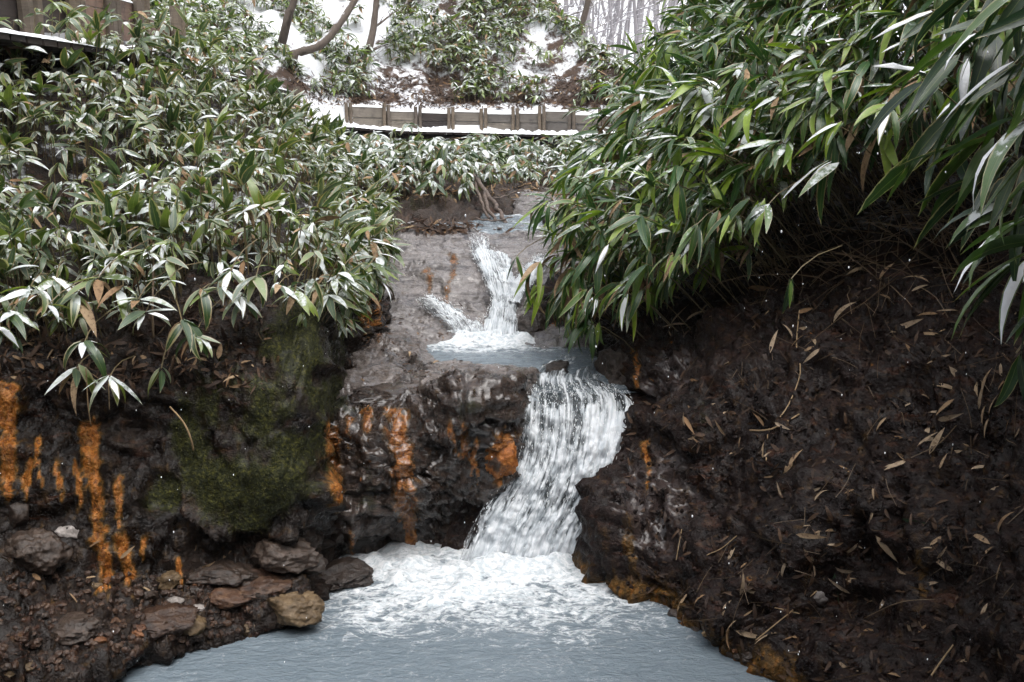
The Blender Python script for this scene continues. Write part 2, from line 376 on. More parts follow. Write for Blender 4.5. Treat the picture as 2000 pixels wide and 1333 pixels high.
def fall_material():
    t = NT('falling water')
    uvn = t.n('ShaderNodeUVMap'); uv = uvn.outputs[0]; p = t.pos()
    fo = t.attr('foam')
    sy = t.n('ShaderNodeSeparateXYZ'); t.put(sy.inputs[0], uv)
    s1 = t.noise(t.map(uv, (13.0, 3.0, 1)), 1.0, 5, 0.6, 1.2); s2 = t.noise(t.map(uv, (55.0, 7.0, 1)), 1.0, 3, 0.5, 0.6)
    s3 = t.noise(t.map(uv, (30.0, 17.0, 1)), 1.0, 5, 0.6, 0.9)
    s = t.math('ADD', t.math('MULTIPLY', s1, 0.68), t.math('MULTIPLY', s2, 0.32))
    k_ = t.math('MULTIPLY', t.step(sy.outputs[1], 0.40, 0.65), 0.62)
    s = t.math('ADD', t.math('MULTIPLY', s, t.math('SUBTRACT', 1.0, k_)), t.math('MULTIPLY', s3, k_))
    s = t.math('MULTIPLY_ADD', s, 2.6, -0.8)
    f = t.step(t.math('ADD', s, t.math('MULTIPLY', t.math('SUBTRACT', fo, 0.5), 1.0)), 0.28, 0.86)
    nr = t.bump(s, 0.45, 0.03)
    foam = t.pbr(t.mix(t.step(s, 0.3, 0.8), (0.50, 0.55, 0.59), (0.82, 0.85, 0.88)), 0.45, nr)
    tr = t.n('ShaderNodeBsdfTranslucent'); t.put(tr.inputs[0], (0.93, 0.95, 0.97)); t.put(tr.inputs['Normal'], nr)
    foam = t.mixsh(0.12, foam, tr.outputs[0])
    clear = t.pbr((0.12, 0.145, 0.16), 0.10, nr, **{'Specular IOR Level': 0.7})
    clear = t.mixsh(0.62, clear, t.n('ShaderNodeBsdfTransparent').outputs[0])
    sh = t.mixsh(f, clear, foam)
    ed = t.step(t.math('ADD', t.attr('rim'), t.math('MULTIPLY', t.math('SUBTRACT', s, 0.5), 1.1)), 0.0, 0.75)
    return t.done(t.mixsh(ed, t.n('ShaderNodeBsdfTransparent').outputs[0], sh))
M['fall'] = fall_material()
def spray_material():
    t = NT('white water strands')
    d = t.pbr((0.95, 0.965, 0.98), 0.25)
    tr = t.n('ShaderNodeBsdfTranslucent'); t.put(tr.inputs[0], (0.95, 0.965, 0.98))
    return t.done(t.mixsh(0.15, d, tr.outputs[0]))
M['spray'] = spray_material()
def stone_material(name, a, b, c, rough=0.5):
    t = NT(name); p = t.pos()
    n = t.noise(p, 24.0, 6, 0.68); n2 = t.noise(p, 95.0, 4, 0.6)
    col = t.ramp(n, [(0.3, a), (0.52, b), (0.74, c)])
    col = t.mul(col, t.mix(t.n('ShaderNodeObjectInfo').outputs['Random'], (0.6, 0.58, 0.58), (1.25, 1.2, 1.15)))
    return t.done(t.pbr(col, t.math('ADD', rough - 0.15, t.math('MULTIPLY', n2, 0.3)), t.bump(t.math('ADD', n, t.math('MULTIPLY', n2, 0.3)), 0.8, 0.015)))
M['driftwood'] = stone_material('wet driftwood', (0.03, 0.022, 0.018), (0.09, 0.068, 0.056), (0.20, 0.16, 0.14), 0.55)
M['gravel'] = stone_material('wet gravel', (0.018, 0.011, 0.008), (0.065, 0.034, 0.02), (0.16, 0.10, 0.06), 0.4)
M['stone_tan'] = stone_material('ochre stone', (0.045, 0.03, 0.014), (0.13, 0.088, 0.045), (0.24, 0.18, 0.105))
M['stone_dark'] = stone_material('dark brown stone', (0.014, 0.010, 0.008), (0.040, 0.028, 0.021), (0.085, 0.062, 0.05), 0.4)
M['stone_grey'] = stone_material('pale grey stone', (0.12, 0.11, 0.10), (0.28, 0.26, 0.25), (0.42, 0.40, 0.39), 0.6)
M['stone_rust'] = stone_material('rusty stone', (0.045, 0.018, 0.008), (0.11, 0.045, 0.018), (0.20, 0.10, 0.045))

# ------------------------------------------------------------------ terrain patches
def catmull(pts, counts):
    """pts (n, ..., 3) interpolated along axis 0 with counts[i] samples in segment i"""
    out = []; n = len(pts)
    for i in range(n - 1):
        p0 = pts[max(i - 1, 0)]; p1 = pts[i]; p2 = pts[i + 1]; p3 = pts[min(i + 2, n - 1)]
        last = i == n - 2
        tt = np.linspace(0, 1, counts[i] + (1 if last else 0), endpoint=last)
        for t_ in tt:
            out.append(p1 + 0.5 * t_ * ((p2 - p0) + t_ * ((2 * p0 - 5 * p1 + 4 * p2 - p3) + t_ * (3 * (p1 - p2) + p3 - p0))))
    return np.array(out)
def patch(net, res, cap=90):
    """net: list of columns, each a list of points bottom to top -> dense grid (rows, cols, 3) and the net coordinates"""
    net = np.array(net, float)                       # cols, rows, 3
    seg = np.linalg.norm(np.diff(net, axis=0), axis=2).mean(1)
    cc = [int(np.clip(s / res, 3, cap)) for s in seg]
    a = catmull(net, cc)                             # dense cols, rows
    a = a.transpose(1, 0, 2)
    seg = np.linalg.norm(np.diff(net, axis=1), axis=2).mean(0)
    rc = [int(np.clip(s / res, 3, cap)) for s in seg]
    g = catmull(a, rc)
    def co(c):
        o = []
        for i, k in enumerate(c):
            last = i == len(c) - 1
            o.append(i + np.linspace(0, 1, k + (1 if last else 0), endpoint=last))
        return np.concatenate(o)
    cw, rw = np.meshgrid(co(cc), co(rc))
    return g, rw, cw
def grid_normals(g):
    n = np.cross(np.gradient(g, axis=1), np.gradient(g, axis=0))
    return n / (np.linalg.norm(n, axis=2)[..., None] + 1e-9)
def toward(n, g, ref):                  # flip normals to face the reference point
    s = np.sign(np.einsum('ijk,ijk->ij', n, np.asarray(ref) - g).mean())
    return n * s
_ft = np.random.default_rng(23).uniform(-1, 1, (4096, 7))
def facets(p, tilt=1.0):
    """cellular facets: every cell is a tilted plane with its own offset, so ledges and breaks appear between cells"""
    sh = p.shape[:-1]; p = p.reshape(-1, 3); i = np.floor(p).astype(int)
    best = np.full(len(p), 1e9); val = np.zeros(len(p)); sec = np.full(len(p), 1e9)
    for dx in (-1, 0, 1):
        for dy in (-1, 0, 1):
            for dz_ in (-1, 0, 1):
                c = i + [dx, dy, dz_]; h = (c[:, 0] * 7349 + c[:, 1] * 9151 + c[:, 2] * 3571) & 4095
                r = _ft[h]; v = p - (c + .5 + .45 * r[:, :3]); d = (v * v).sum(1)
                m = d < best; sec = np.where(m, best, np.minimum(sec, d)); best = np.where(m, d, best)
                val = np.where(m, r[:, 3] * .6 + (v * r[:, 4:7]).sum(1) * tilt, val)
    crack = smooth(0.0, 0.10, np.sqrt(sec) - np.sqrt(best)) - 1
    return (val + .5 * crack).reshape(sh)
def rocky(g, n, big=0.07, med=0.03, small=0.010, strata=0.0, seed=0.0, mask=1.0, fac=0.0):
    q = g + seed
    d = big * fbm(q * 1.3, 3) + med * fbm(q * np.array([4.0, 4.0, 5.0]), 5, 0.5, True) * 0.8 + small * (fbm(q * 17.0, 3, 0.7) + fbm(q * 8.0 + 5, 2))
    if fac:
        w_ = q + 0.10 * np.stack([fbm(q * 3 + 1, 2), fbm(q * 3 + 7, 2), fbm(q * 3 + 13, 2)], -1)
        d = d + fac * facets(w_ * np.array([3.2, 3.2, 4.6])) + 0.38 * fac * facets(w_ * np.array([8.5, 8.5, 13.0]) + 3.3) + 0.15 * fac * facets(w_ * np.array([20., 20., 28.]) + 9.1)
    if strata:
        zz = (q[..., 2] + 0.10 * fbm(q * 1.1, 3) + 0.12 * q[..., 0]) * 13.0
        d = d + strata * (np.abs((zz % 1.0) - 0.35) * 2 - 0.6)
    return g + n * (d * mask)[..., None] if np.ndim(mask) else g + n * (d * mask)[..., None]

def strips_mask(u, v, strips, q):
    wob = fbm(q * 6.0, 3) * 9; wob2 = fbm(q * 19.0, 3)
    m = np.zeros_like(u)
    for (u0, v0, u1, v1, wd) in strips:
        t = np.clip((v - v0) / max(v1 - v0, 1), 0, 1)
        cu = u0 + (u1 - u0) * t + wob
        inside = 1 - np.abs(u - cu) / (wd * (0.85 + 0.6 * wob2 - 0.25 * t))
        ends = smooth(v0 - 10, v0 + 10, v + wob2 * 15) * (1 - smooth(v1 - 15, v1 + 25, v + wob2 * 60))
        m = np.maximum(m, np.clip(inside * 1.6, -0.3, 1) * ends)
    return np.clip(m, 0, 1)
RUST = [(12, 752, 18, 960, 34), (172, 825, 205, 1150, 28), (238, 930, 236, 1010, 15), (146, 890, 150, 975, 8), (112, 900, 118, 985, 7),
        (645, 832, 655, 985, 22), (772, 800, 803, 1075, 34), (712, 800, 716, 850, 16), (678, 812, 680, 850, 10), (900, 835, 928, 925, 13),
        (980, 850, 974, 935, 32), (684, 1040, 690, 1110, 7), (235, 1045, 250, 1135, 26), (282, 1050, 282, 1110, 10), (352, 1090, 356, 1140, 9),
        (1262, 862, 1266, 930, 10), (1241, 690, 1243, 765, 8), (75, 860, 80, 950, 8), (930, 870, 915, 925, 9), (60, 905, 40, 990, 10),
        (870, 830, 905, 900, 9), (705, 545, 715, 640, 14), (735, 590, 740, 640, 9), (1085, 625, 1070, 655, 8)]
OCHRE = [(1300, 1180, 1385, 1262, 26), (1225, 1010, 1240, 1130, 20), (1790, 1085, 1800, 1170, 12), (600, 790, 600, 800, 4)]
def moss_mask(u, v, q):
    m = np.zeros_like(u)
    for (cu, cv, ru, rv, a) in [(585, 690, 95, 110, 1.0), (640, 770, 55, 60, 1.0), (520, 800, 120, 120, .75), (470, 940, 160, 85, 1.0), (380, 860, 60, 90, .8),
                                (330, 960, 60, 70, .8), (560, 900, 90, 130, .9), (600, 620, 70, 60, .9), (450, 800, 110, 110, .7), (500, 1000, 120, 50, .7), (110, 620, 70, 40, .5), (720, 960, 30, 90, .45), (680, 800, 60, 25, .6), (420, 700, 70, 60, .5)]:
        m = np.maximum(m, a * np.clip(1.25 - np.hypot((u - cu) / ru, (v - cv) / rv), 0, 1))
    return np.clip(m + 0.35 * fbm(q * 5.0, 3) * (m > 0.02), 0, 1)

# A: the left bank: shore shelf, mossy wall, slope up to the path; columns run upstream
def dz(p, d): return np.asarray(p) + np.array([0, 0, d])
A_net = [
    [(-2.1, -2.5, -.3), (-2.3, -2.5, .1), (-2.6, -2.4, .4), (-2.8, -2.3, 1.0), (-3.0, -2.2, 1.5), (-3.5, -2.0, 2.0), (-4.2, -1.8, 2.5), (-5, -1.5, 3.0)],
    [(-1.9, 1.0, -.3), (-2.1, 1.0, .1), (-2.4, 1.2, .4), (-2.6, 1.4, .95), (-2.8, 1.6, 1.4), (-3.2, 2.0, 1.9), (-3.8, 2.6, 2.35), (-4.4, 3.2, 2.8)],
    [P(-250, 1480, 2.9), P(-250, 1400, 3.1), P(-250, 1100, 3.6), P(-250, 880, 3.9), P(-250, 690, 4.2), P(-250, 510, 4.7), P(-300, 300, 5.4), P(-300, 110, 6.2)],
    [Z(130, 1400, -.1), Z(60, 1320, .12), P(0, 1060, 4.0), P(0, 850, 4.25), P(0, 680, 4.5), P(0, 500, 5.2), P(0, 300, 6.0), P(0, 110, 6.9)],
    [Z(310, 1320, -.12), Z(300, 1265, .06), Z(300, 1130, .22), P(300, 900, 4.4), P(300, 650, 4.6), P(300, 480, 5.4), P(300, 280, 6.8), P(330, 112, 8.6)],
    [Z(490, 1262, -.12), Z(490, 1215, .06), Z(490, 1095, .25), P(490, 900, 4.3), P(520, 620, 4.65), P(520, 440, 6.1), P(500, 285, 8.5), P(500, 200, 12.0)],
    [Z(610, 1235, -.12), Z(615, 1185, .06), Z(600, 1085, .25), P(600, 930, 4.4), P(628, 640, 4.75), P(640, 480, 6.6), P(615, 335, 9.5), P(605, 240, 14.3)],
    [P(660, 1180, 4.85), P(660, 1100, 4.95), P(645, 1000, 5.0), P(645, 860, 5.05), P(660, 660, 5.3), P(670, 480, 7.0), P(660, 350, 9.9), P(640, 265, 14.6)],
    [P(650, 1050, 5.5), P(650, 950, 5.5), P(655, 850, 5.5), P(660, 730, 5.6), P(695, 610, 5.85), P(695, 480, 7.3), P(690, 370, 10.2), P(660, 278, 14.8)],
    [P(750, 720, 6.25), P(745, 690, 6.3), P(742, 660, 6.4), P(740, 625, 6.5), P(735, 550, 6.8), P(725, 475, 8.0), P(735, 395, 10.6), P(690, 285, 15.0)],
    [P(765, 480, 8.3), P(760, 470, 8.4), P(755, 460, 8.6), P(745, 450, 8.8), P(740, 440, 9.1), P(740, 415, 9.8), P(760, 360, 11.5), P(720, 292, 15.2)],
]
gA, rA, cA = patch(A_net, 0.016, 60)
nA = toward(grid_normals(gA), gA, (0.3, 3.0, 1.6))
uA, vA = proj(gA)
mossA = moss_mask(uA, vA, gA); 
slope_fade = 1 - 0.55 * smooth(3.8, 5.0, rA)
gA2 = rocky(gA, nA, 0.10, 0.045, 0.010, 0.0, 0.0, slope_fade * (1 - 0.62 * smooth(.2, .7, mossA)), 0.055)
uA, vA = proj(gA2)
rustA = strips_mask(uA, vA, RUST, gA2)
gA2 = gA2 + nA * (0.012 * smooth(0.2, 0.7, rustA) * (1 + 0.5 * fbm(gA2 * 30, 2)) + 0.006 * smooth(0.3, 0.8, mossA) * (0.5 + fbm(gA2 * np.array([26, 26, 10.]), 3)))[..., None]
bvh_src = []
def terrain_obj(name, g, mat, attrs, keep=True, stride=2, mask=None):
    nr, nc = g.shape[:2]
    me = mesh_np(name, g.reshape(-1, 3), grid_faces(nr, nc), [mat], True, None, {k: np.asarray(a).ravel() for k, a in attrs.items()})
    o = obj(name, me); tag(o, kind='structure')
    if keep:
        s = g[::stride, ::stride]
        bvh_src.append((s.reshape(-1, 3), grid_faces(*s.shape[:2])))
    return o
zA = np.zeros_like(rA)
terrain_obj('left_bank_terrain', gA2, M['bank'], {'rust': rustA, 'moss': mossA, 'snow': 0.30 * smooth(4.3, 5.2, rA)})

# B: the rock ledge left of the fall
B_net = [
    [P(560, 1180, 5.2), P(560, 950, 5.2), P(560, 860, 5.2), P(565, 810, 5.25), P(570, 770, 5.5), P(580, 720, 6.0), P(600, 640, 6.6)],
    [Z(650, 1150, -.2), P(640, 990, 4.85), P(645, 880, 4.9), P(648, 812, 4.98), P(655, 760, 5.3), P(680, 700, 5.8), P(705, 630, 6.4)],
    [P(715, 1150, 5.05), P(712, 985, 4.84), P(712, 895, 4.80), P(714, 808, 5.0), P(715, 752, 5.32), P(730, 695, 5.8), P(745, 640, 6.35)],
    [P(800, 1145, 5.1), P(800, 985, 4.82), P(795, 893, 4.78), P(790, 806, 4.98), P(800, 752, 5.35), P(805, 700, 5.85), P(800, 652, 6.4)],
    [P(860, 1140, 5.2), P(860, 1000, 4.98), P(850, 905, 4.86), P(848, 785, 4.94), P(862, 742, 5.25), P(865, 702, 5.8), P(850, 668, 6.3)],
    [P(915, 1130, 5.25), P(915, 990, 5.05), P(905, 895, 4.90), P(890, 768, 4.88), P(898, 740, 5.15), P(910, 704, 5.65), P(880, 682, 6.15)],
    [Z(985, 1095, -.2), P(985, 990, 5.05), P(985, 890, 4.92), P(985, 772, 4.94), P(985, 738, 5.15), P(975, 708, 5.6), P(940, 692, 6.05)],
    [P(1010, 1100, 5.1), P(1015, 980, 5.1), P(1012, 880, 5.05), P(1010, 780, 5.05), P(1012, 735, 5.2), P(1025, 708, 5.6), P(985, 700, 5.98)],
    [P(1020, 1100, 5.4), P(1024, 980, 5.4), P(1022, 880, 5.4), P(1020, 810, 5.4), P(1040, 748, 5.5), P(1062, 718, 5.75), P(1040, 706, 5.95)],
    [P(1050, 1100, 5.6), P(1050, 980, 5.6), P(1050, 880, 5.6), P(1050, 830, 5.6), P(1070, 765, 5.65), P(1100, 735, 5.85), P(1090, 720, 6.0)],
]
gB, rB, cB = patch(B_net, 0.011, 70)
nB = toward(grid_normals(gB), gB, (0.2, 2.0, 2.5))
top = smooth(3.2, 4.2, rB)
gB[..., 2] -= 0.05 * smooth(4.3, 5.2, rB) * smooth(2.5, 4, cB)
gB2 = rocky(gB, nB, 0.05, 0.030, 0.008, 0.012, 4.0, (1 - 0.35 * top) * (1 - 0.75 * smooth(4.2, 5.2, rB) * smooth(2.5, 4, cB)), 0.060)
uB, vB = proj(gB2); rustB = strips_mask(uB, vB, RUST, gB2) ; mossB = moss_mask(uB, vB, gB2) * (1 - top)
mossB = np.maximum(mossB, 0.5 * np.clip(1.2 - np.hypot((uB - 920) / 60, (vB - 800) / 50), 0, 1))
gB2 = gB2 + nB * (0.010 * smooth(0.2, 0.7, rustB) * (1 + 0.5 * fbm(gB2 * 30, 2)))[..., None]
terrain_obj('rock_ledge_terrain', gB2, M['ledge'], {'rust': rustB, 'moss': mossB, 'snow': np.zeros_like(rB), 'pale_sheen': smooth(3.3, 3.9, rB) * (0.70 + 0.30 * fbm(gB2 * 4, 3))})  # ledge top painted paler for its sky sheen

def moss_tufts():
    r = np.random.default_rng(15); V = []; k = 0
    cand = np.argwhere((mossA > .42) & (rA < 4.6)); pick = cand[r.integers(0, len(cand), 6000)]
    p = gA2[pick[:, 0], pick[:, 1]] + r.normal(0, .006, (len(pick), 3)); n = nA[pick[:, 0], pick[:, 1]]
    d = n + r.normal(0, .7, p.shape) + [0, 0, -.25]; d /= np.linalg.norm(d, axis=1)[:, None]
    sd_ = np.cross(d, r.normal(0, 1, p.shape)); sd_ /= np.linalg.norm(sd_, axis=1)[:, None]
    ln = r.uniform(.004, .013, (len(p), 1)); w_ = ln * .22
    V = np.stack([p - sd_ * w_, p + sd_ * w_, p + d * ln], 1).reshape(-1, 3)
    me = mesh_np('moss', V, np.arange(len(V)).reshape(-1, 3), [M['moss']], False, None, {'rnd': np.repeat(r.random(len(p)), 3)})
    tag(obj('moss', me), 'olive green moss furring the left wall', 'moss', None, 'stuff')
def moss_material():
    t = NT('moss fronds'); r = t.attr('rnd')
    col = t.ramp(r, [(0.0, (0.005, 0.006, 0.002)), (0.6, (0.021, 0.022, 0.005)), (1.0, (0.075, 0.070, 0.013))])
    return t.done(t.pbr(col, 0.8))
M['moss'] = moss_material(); moss_tufts()

# C: the sloping slab of the upper cascade and the stream bed above it
def crow(v, Y, us, dzs=None):
    return [P(u, v, Y) + np.array([0, 0, d]) for u, d in zip(us, dzs or [0] * len(us))]
cu = [700, 790, 850, 905, 945, 985, 1020, 1060, 1130, 1220]
rows = [
    crow(700, 6.2, cu, [0] * 10), 
    crow(660, 6.55, cu, [.05, .05, 0, -.03, -.05, -.05, -.02, .04, .08, .1]),
    crow(600, 6.95, cu, [0, 0, 0, -.02, -.02, -.09, -.03, .05, .1, .1]),
    crow(540, 7.35, cu, [0, 0, 0.02, .02, -.02, -.07, -.04, -.04, .05, .1]),
    crow(490, 7.8, cu, [0, 0, 0, 0, -.05, -.02, -.02, 0, .05, .1]),
    crow(456, 8.15, cu, [0, 0, 0, 0, -.03, -.03, 0, 0, .05, .1]),
    crow(449, 8.45, cu, [.03, .03, .02, 0.01, -.02, -.02, 0.0, 0.02, .06, .1]),
    [np.array([(u - 1000) / F * 9.6, 9.6, 1.32 + (.02 if abs(u - 950) > 60 else -.02)]) for u in cu],
    [np.array([(u - 1000) / F * 10.4, 10.4, 1.40 if u < 990 else 1.52]) for u in cu],
    [np.array([(u - 1000) / F * 12.5, 12.5, 1.5]) for u in cu],
]
C_net = np.array(rows).transpose(1, 0, 2)
gC, rC, cC = patch(C_net, 0.013, 60)
nC = toward(grid_normals(gC), gC, (0, 3, 4))
gC2 = rocky(gC, nC, 0.04, 0.016, 0.003, 0.012, 8.0, 1.0, 0.020)
uC, vC = proj(gC2)
rustC = 0.50 * strips_mask(uC, vC, [(890, 500, 872, 605, 12), (835, 525, 838, 570, 16), (860, 600, 862, 640, 8)], gC2)
terrain_obj('cascade_slab_terrain', gC2, M['slab'], {'rust': rustC, 'moss': np.zeros_like(rC), 'snow': np.zeros_like(rC), 'pale_sheen': 0.74 + 0.35 * fbm(gC2 * np.array([2, 2, 7.]), 3)})  # slab colour lightened for the sky it reflects

# D: the right bank; columns run upstream
def up2(p, a, b, c): return np.asarray(p) + np.array([a, b, c])
D_low = [
    [(1.7, -2.5, -.3), (2.0, -2.5, .2), (2.4, -2.4, .6), (2.7, -2.3, 1.1), (3.0, -2.2, 1.6), (3.4, -2.0, 2.1), (3.9, -1.8, 2.6)],
    [(1.35, 1.2, -.3), (1.55, 1.2, .15), (1.85, 1.3, .5), (2.1, 1.4, .95), (2.35, 1.6, 1.45), (2.7, 1.9, 1.95), (3.1, 2.4, 2.4)],
    [Z(1560, 1480, -.1), P(1720, 1450, 3.0), P(1950, 1320, 2.85), P(2180, 1100, 2.85), P(2300, 850, 3.0), P(2400, 600, 3.4), P(2450, 300, 4.0)],
    [Z(1445, 1340, -.12), Z(1500, 1270, .08), P(1720, 1180, 3.65), P(1930, 1020, 3.5), P(2030, 820, 3.7), P(2080, 580, 4.15), P(2120, 300, 4.8)],
    [Z(1320, 1255, -.12), Z(1345, 1200, .10), P(1500, 1090, 4.05), P(1690, 940, 3.95), P(1830, 770, 4.15), P(1890, 560, 4.65), P(1940, 310, 5.4)],
    [Z(1215, 1185, -.12), Z(1235, 1105, .15), P(1330, 1000, 4.55), P(1480, 860, 4.55), P(1600, 720, 4.75), P(1650, 540, 5.2), P(1700, 340, 6.0)],
    [Z(1150, 1125, -.12), P(1180, 1010, 4.8), P(1245, 890, 4.95), P(1330, 765, 5.05), P(1420, 655, 5.3), P(1450, 535, 5.75), P(1500, 370, 6.6)],
    [P(1185, 1000, 5.15), P(1222, 870, 5.2), P(1240, 785, 5.35), P(1265, 705, 5.5), P(1310, 640, 5.8), P(1330, 550, 6.25), P(1380, 400, 7.2)],
    [P(1180, 800, 5.85), P(1195, 745, 5.9), P(1200, 712, 6.0), P(1205, 685, 6.15), P(1210, 635, 6.35), P(1220, 555, 6.7), P(1250, 420, 7.8)],
    [P(1085, 720, 6.3), P(1082, 695, 6.4), P(1075, 672, 6.6), P(1075, 640, 6.75), P(1080, 605, 7.0), P(1095, 550, 7.4), P(1150, 440, 8.8)],
    [P(1045, 480, 8.2), P(1060, 475, 8.3), P(1070, 468, 8.5), P(1080, 460, 8.8), P(1090, 452, 9.2), P(1110, 435, 10), P(1160, 390, 11.5)],
    [P(1120, 430, 11.0), P(1130, 420, 11.2), P(1135, 415, 11.5), P(1140, 405, 12), P(1145, 395, 12.5), P(1160, 370, 13.2), P(1190, 320, 14.5)],
]
D_net = [c + [up2(c[-1], .7, .3, .45), up2(c[-1], 2.2, .7, .9), up2(c[-1], 5.0, 1.5, 1.8)] for c in D_low]
gD, rD, cD = patch(D_net, 0.016, 60)
nD = toward(grid_normals(gD), gD, (0, 3.0, 1.8))
fD = 1 - 0.5 * smooth(4.5, 6.5, rD)
gD2 = rocky(gD, nD, 0.15, 0.045, 0.010, 0.0, 21.0, fD, 0.048)
uD, vD = proj(gD2)
rustD = np.maximum(strips_mask(uD, vD, RUST, gD2), 0.36 * strips_mask(uD, vD, OCHRE, gD2))
edge = (1 - smooth(0.02, 0.16, gD2[..., 2])) * (gD2[..., 1] < 5) * (0.45 + 0.5 * fbm(gD2 * 7, 3))
rustD = np.maximum(rustD, np.clip(edge * .75, 0, 0.34))
mossD = 0.5 * np.clip(1.2 - np.hypot((uD - 1370) / 40, (vD - 820) / 50), 0, 1)
terrain_obj('right_bank_terrain', gD2, M['mud'], {'rust': rustD, 'moss': mossD, 'snow': np.zeros_like(rD), 'pale_sheen': 0.62 * np.maximum(np.clip(1.3 - np.hypot((uD - 1280) / 110, (vD - 980) / 130), 0, 1), np.clip(1.2 - np.hypot((uD - 1310) / 90, (vD - 730) / 90), 0, 1)) + 0.12 + 0.30 * fbm(gD2 * 2.2, 3)})  # bank patches by the fall carry painted sheen

# E: the far bank below the boardwalk
eu = [600, 690, 780, 870, 940, 990, 1040, 1100, 1170, 1260, 1400]
def ecol(u):
    base = 9.1 if u < 930 else (10.2 if u < 1000 else 11.0)
    zb = 1.36 if u < 930 else 1.5
    x = lambda Y: (u - 1000) / F * Y / 1.01
    return [np.array([x(base - .3), base - .3, zb - .15]), np.array([x(base), base, zb]), P(u, 405 if u < 930 else 388, base + .35),
            P(u, 372, base + .9), P(u, 350, 12.4), P(u, 332, 14.0), P(u, 318, 15.2), P(u, 312, 17.0)]
gE, rE, cE = patch([ecol(u) for u in eu], 0.03, 40)
nE = toward(grid_normals(gE), gE, (0, 3, 3))
gE2 = rocky(gE, nE, 0.16, 0.08, 0.02, 0, 33.0, 1.0, 0.05)
snowE = 0.30 * smooth(3.5, 5.5, rE)
mossE = 0.45 * (1 - smooth(1.5, 3.2, rE)) * smooth(0.0, 0.6, fbm(gE2 * 2.0, 3) + .2)
terrain_obj('far_bank_terrain', gE2, M['farbank'], {'rust': np.zeros_like(rE), 'moss': mossE, 'snow': snowE})

# F: the snowy hillside beyond the path, G: the forest floor behind
PATH = np.array([(-4.6, 1.0, 2.75), (-3.75, 5.0, 2.75), (-3.35, 7.0, 2.74), (-3.2, 9.5, 2.72), (-3.2, 11.5, 2.62), (-3.15, 13.5, 2.42), (-2.85, 15.2, 2.27),
                 (-2.0, 16.1, 2.20), (-0.8, 16.35, 2.17), (0.4, 16.35, 2.14), (1.4, 16.05, 2.13), (2.4, 15.6, 2.13), (4.0, 14.8, 2.13)])
pc = catmull(PATH, [5] * (len(PATH) - 1))
def path_dist(x, y):
    d = np.full(x.shape, 1e9); zz = np.zeros_like(x); sg = np.zeros_like(x)
    for a, b in zip(pc[:-1], pc[1:]):
        ab = (b - a)[:2]; L = ab @ ab
        t = np.clip(((x - a[0]) * ab[0] + (y - a[1]) * ab[1]) / L, 0, 1)
        dx = x - (a[0] + t * ab[0]); dy = y - (a[1] + t * ab[1]); q = np.hypot(dx, dy)
        m = q < d; d = np.where(m, q, d); zz = np.where(m, a[2] + t * (b[2] - a[2]), zz)
        sg = np.where(m, np.sign(ab[0] * dy - ab[1] * dx), sg)
    return d * sg, zz
def hill_z(x, y):
    d, zp = path_dist(x, y)
    o = zp + 0.34 * smooth(0.40, 0.56, d) + 0.80 * np.maximum(d - 0.6, 0)
    i = zp - 0.16 - 3.5 * np.maximum(-d - 0.05, 0)
    z = np.where(d > -0.05, o - 0.16 * (d < 0.3), i)
    flank = 2.95 + 1.30 * (2.0 - x) - 0.25 * np.maximum(y - 17, 0) + 0.25 * np.sin(x * 2.1 + y)
    flank = np.where(y < 16.4, 99, flank)
    k = 0.35
    h = np.clip(0.5 + 0.5 * (flank - z) / k, 0, 1)
    return np.maximum(flank * (1 - h) + z * h - k * h * (1 - h), np.where(d < -.3, -1.5, 0.5))
xs = np.linspace(-13, 5.5, 300); ys = np.linspace(3.0, 30, 420)
X, Yg = np.meshgrid(xs, ys)
Zg = hill_z(X, Yg)
gF = np.stack([X, Yg, Zg], -1)
dF, _ = path_dist(X, Yg)
Zg = Zg + smooth(0.5, 1.2, np.abs(dF)) * (0.22 * fbm(gF * 0.7, 3) + 0.09 * fbm(gF * 3.0, 4))
gF = np.stack([X, Yg, Zg], -1)
snF = 0.70 + 0.34 * fbm(gF * 0.55 + 3.1, 3) + 0.22 * fbm(gF * 3.1, 3) - 0.16 * smooth(-3, 0, X) - 0.22 * (1 - smooth(0.9, 2.1, dF)) * smooth(13.5, 15.5, Yg) + 0.5 * (1 - smooth(0.55, 0.9, np.abs(dF)))
snF = np.clip(snF - 0.04, 0, 1.2)
snF = np.where(dF < -.2, 0.1, snF)
terrain_obj('hillside_terrain', gF, M['hill'], {'rust': np.zeros_like(X), 'moss': np.zeros_like(X), 'snow': snF}, stride=3)
xs = np.linspace(-60, 90, 150); ys = np.linspace(17.5, 150, 130)
X, Yg = np.meshgrid(xs, ys)
Zg = 2.0 + 0.085 * np.maximum(Yg - 22, 0) + 0.22 * np.maximum(Yg - 55, 0) - 1.2 * (1 - smooth(17, 21, Yg)) + 0.04 * np.abs(X)
Zg = Zg + 0.5 * fbm(np.stack([X, Yg, X * 0], -1) * 0.12, 4)
gG = np.stack([X, Yg, Zg], -1)
terrain_obj('forest_floor_terrain', gG, M['hill'], {'rust': X * 0, 'moss': X * 0, 'snow': X * 0 + 0.72 + 0.2 * fbm(gG * .15, 3)}, stride=2)

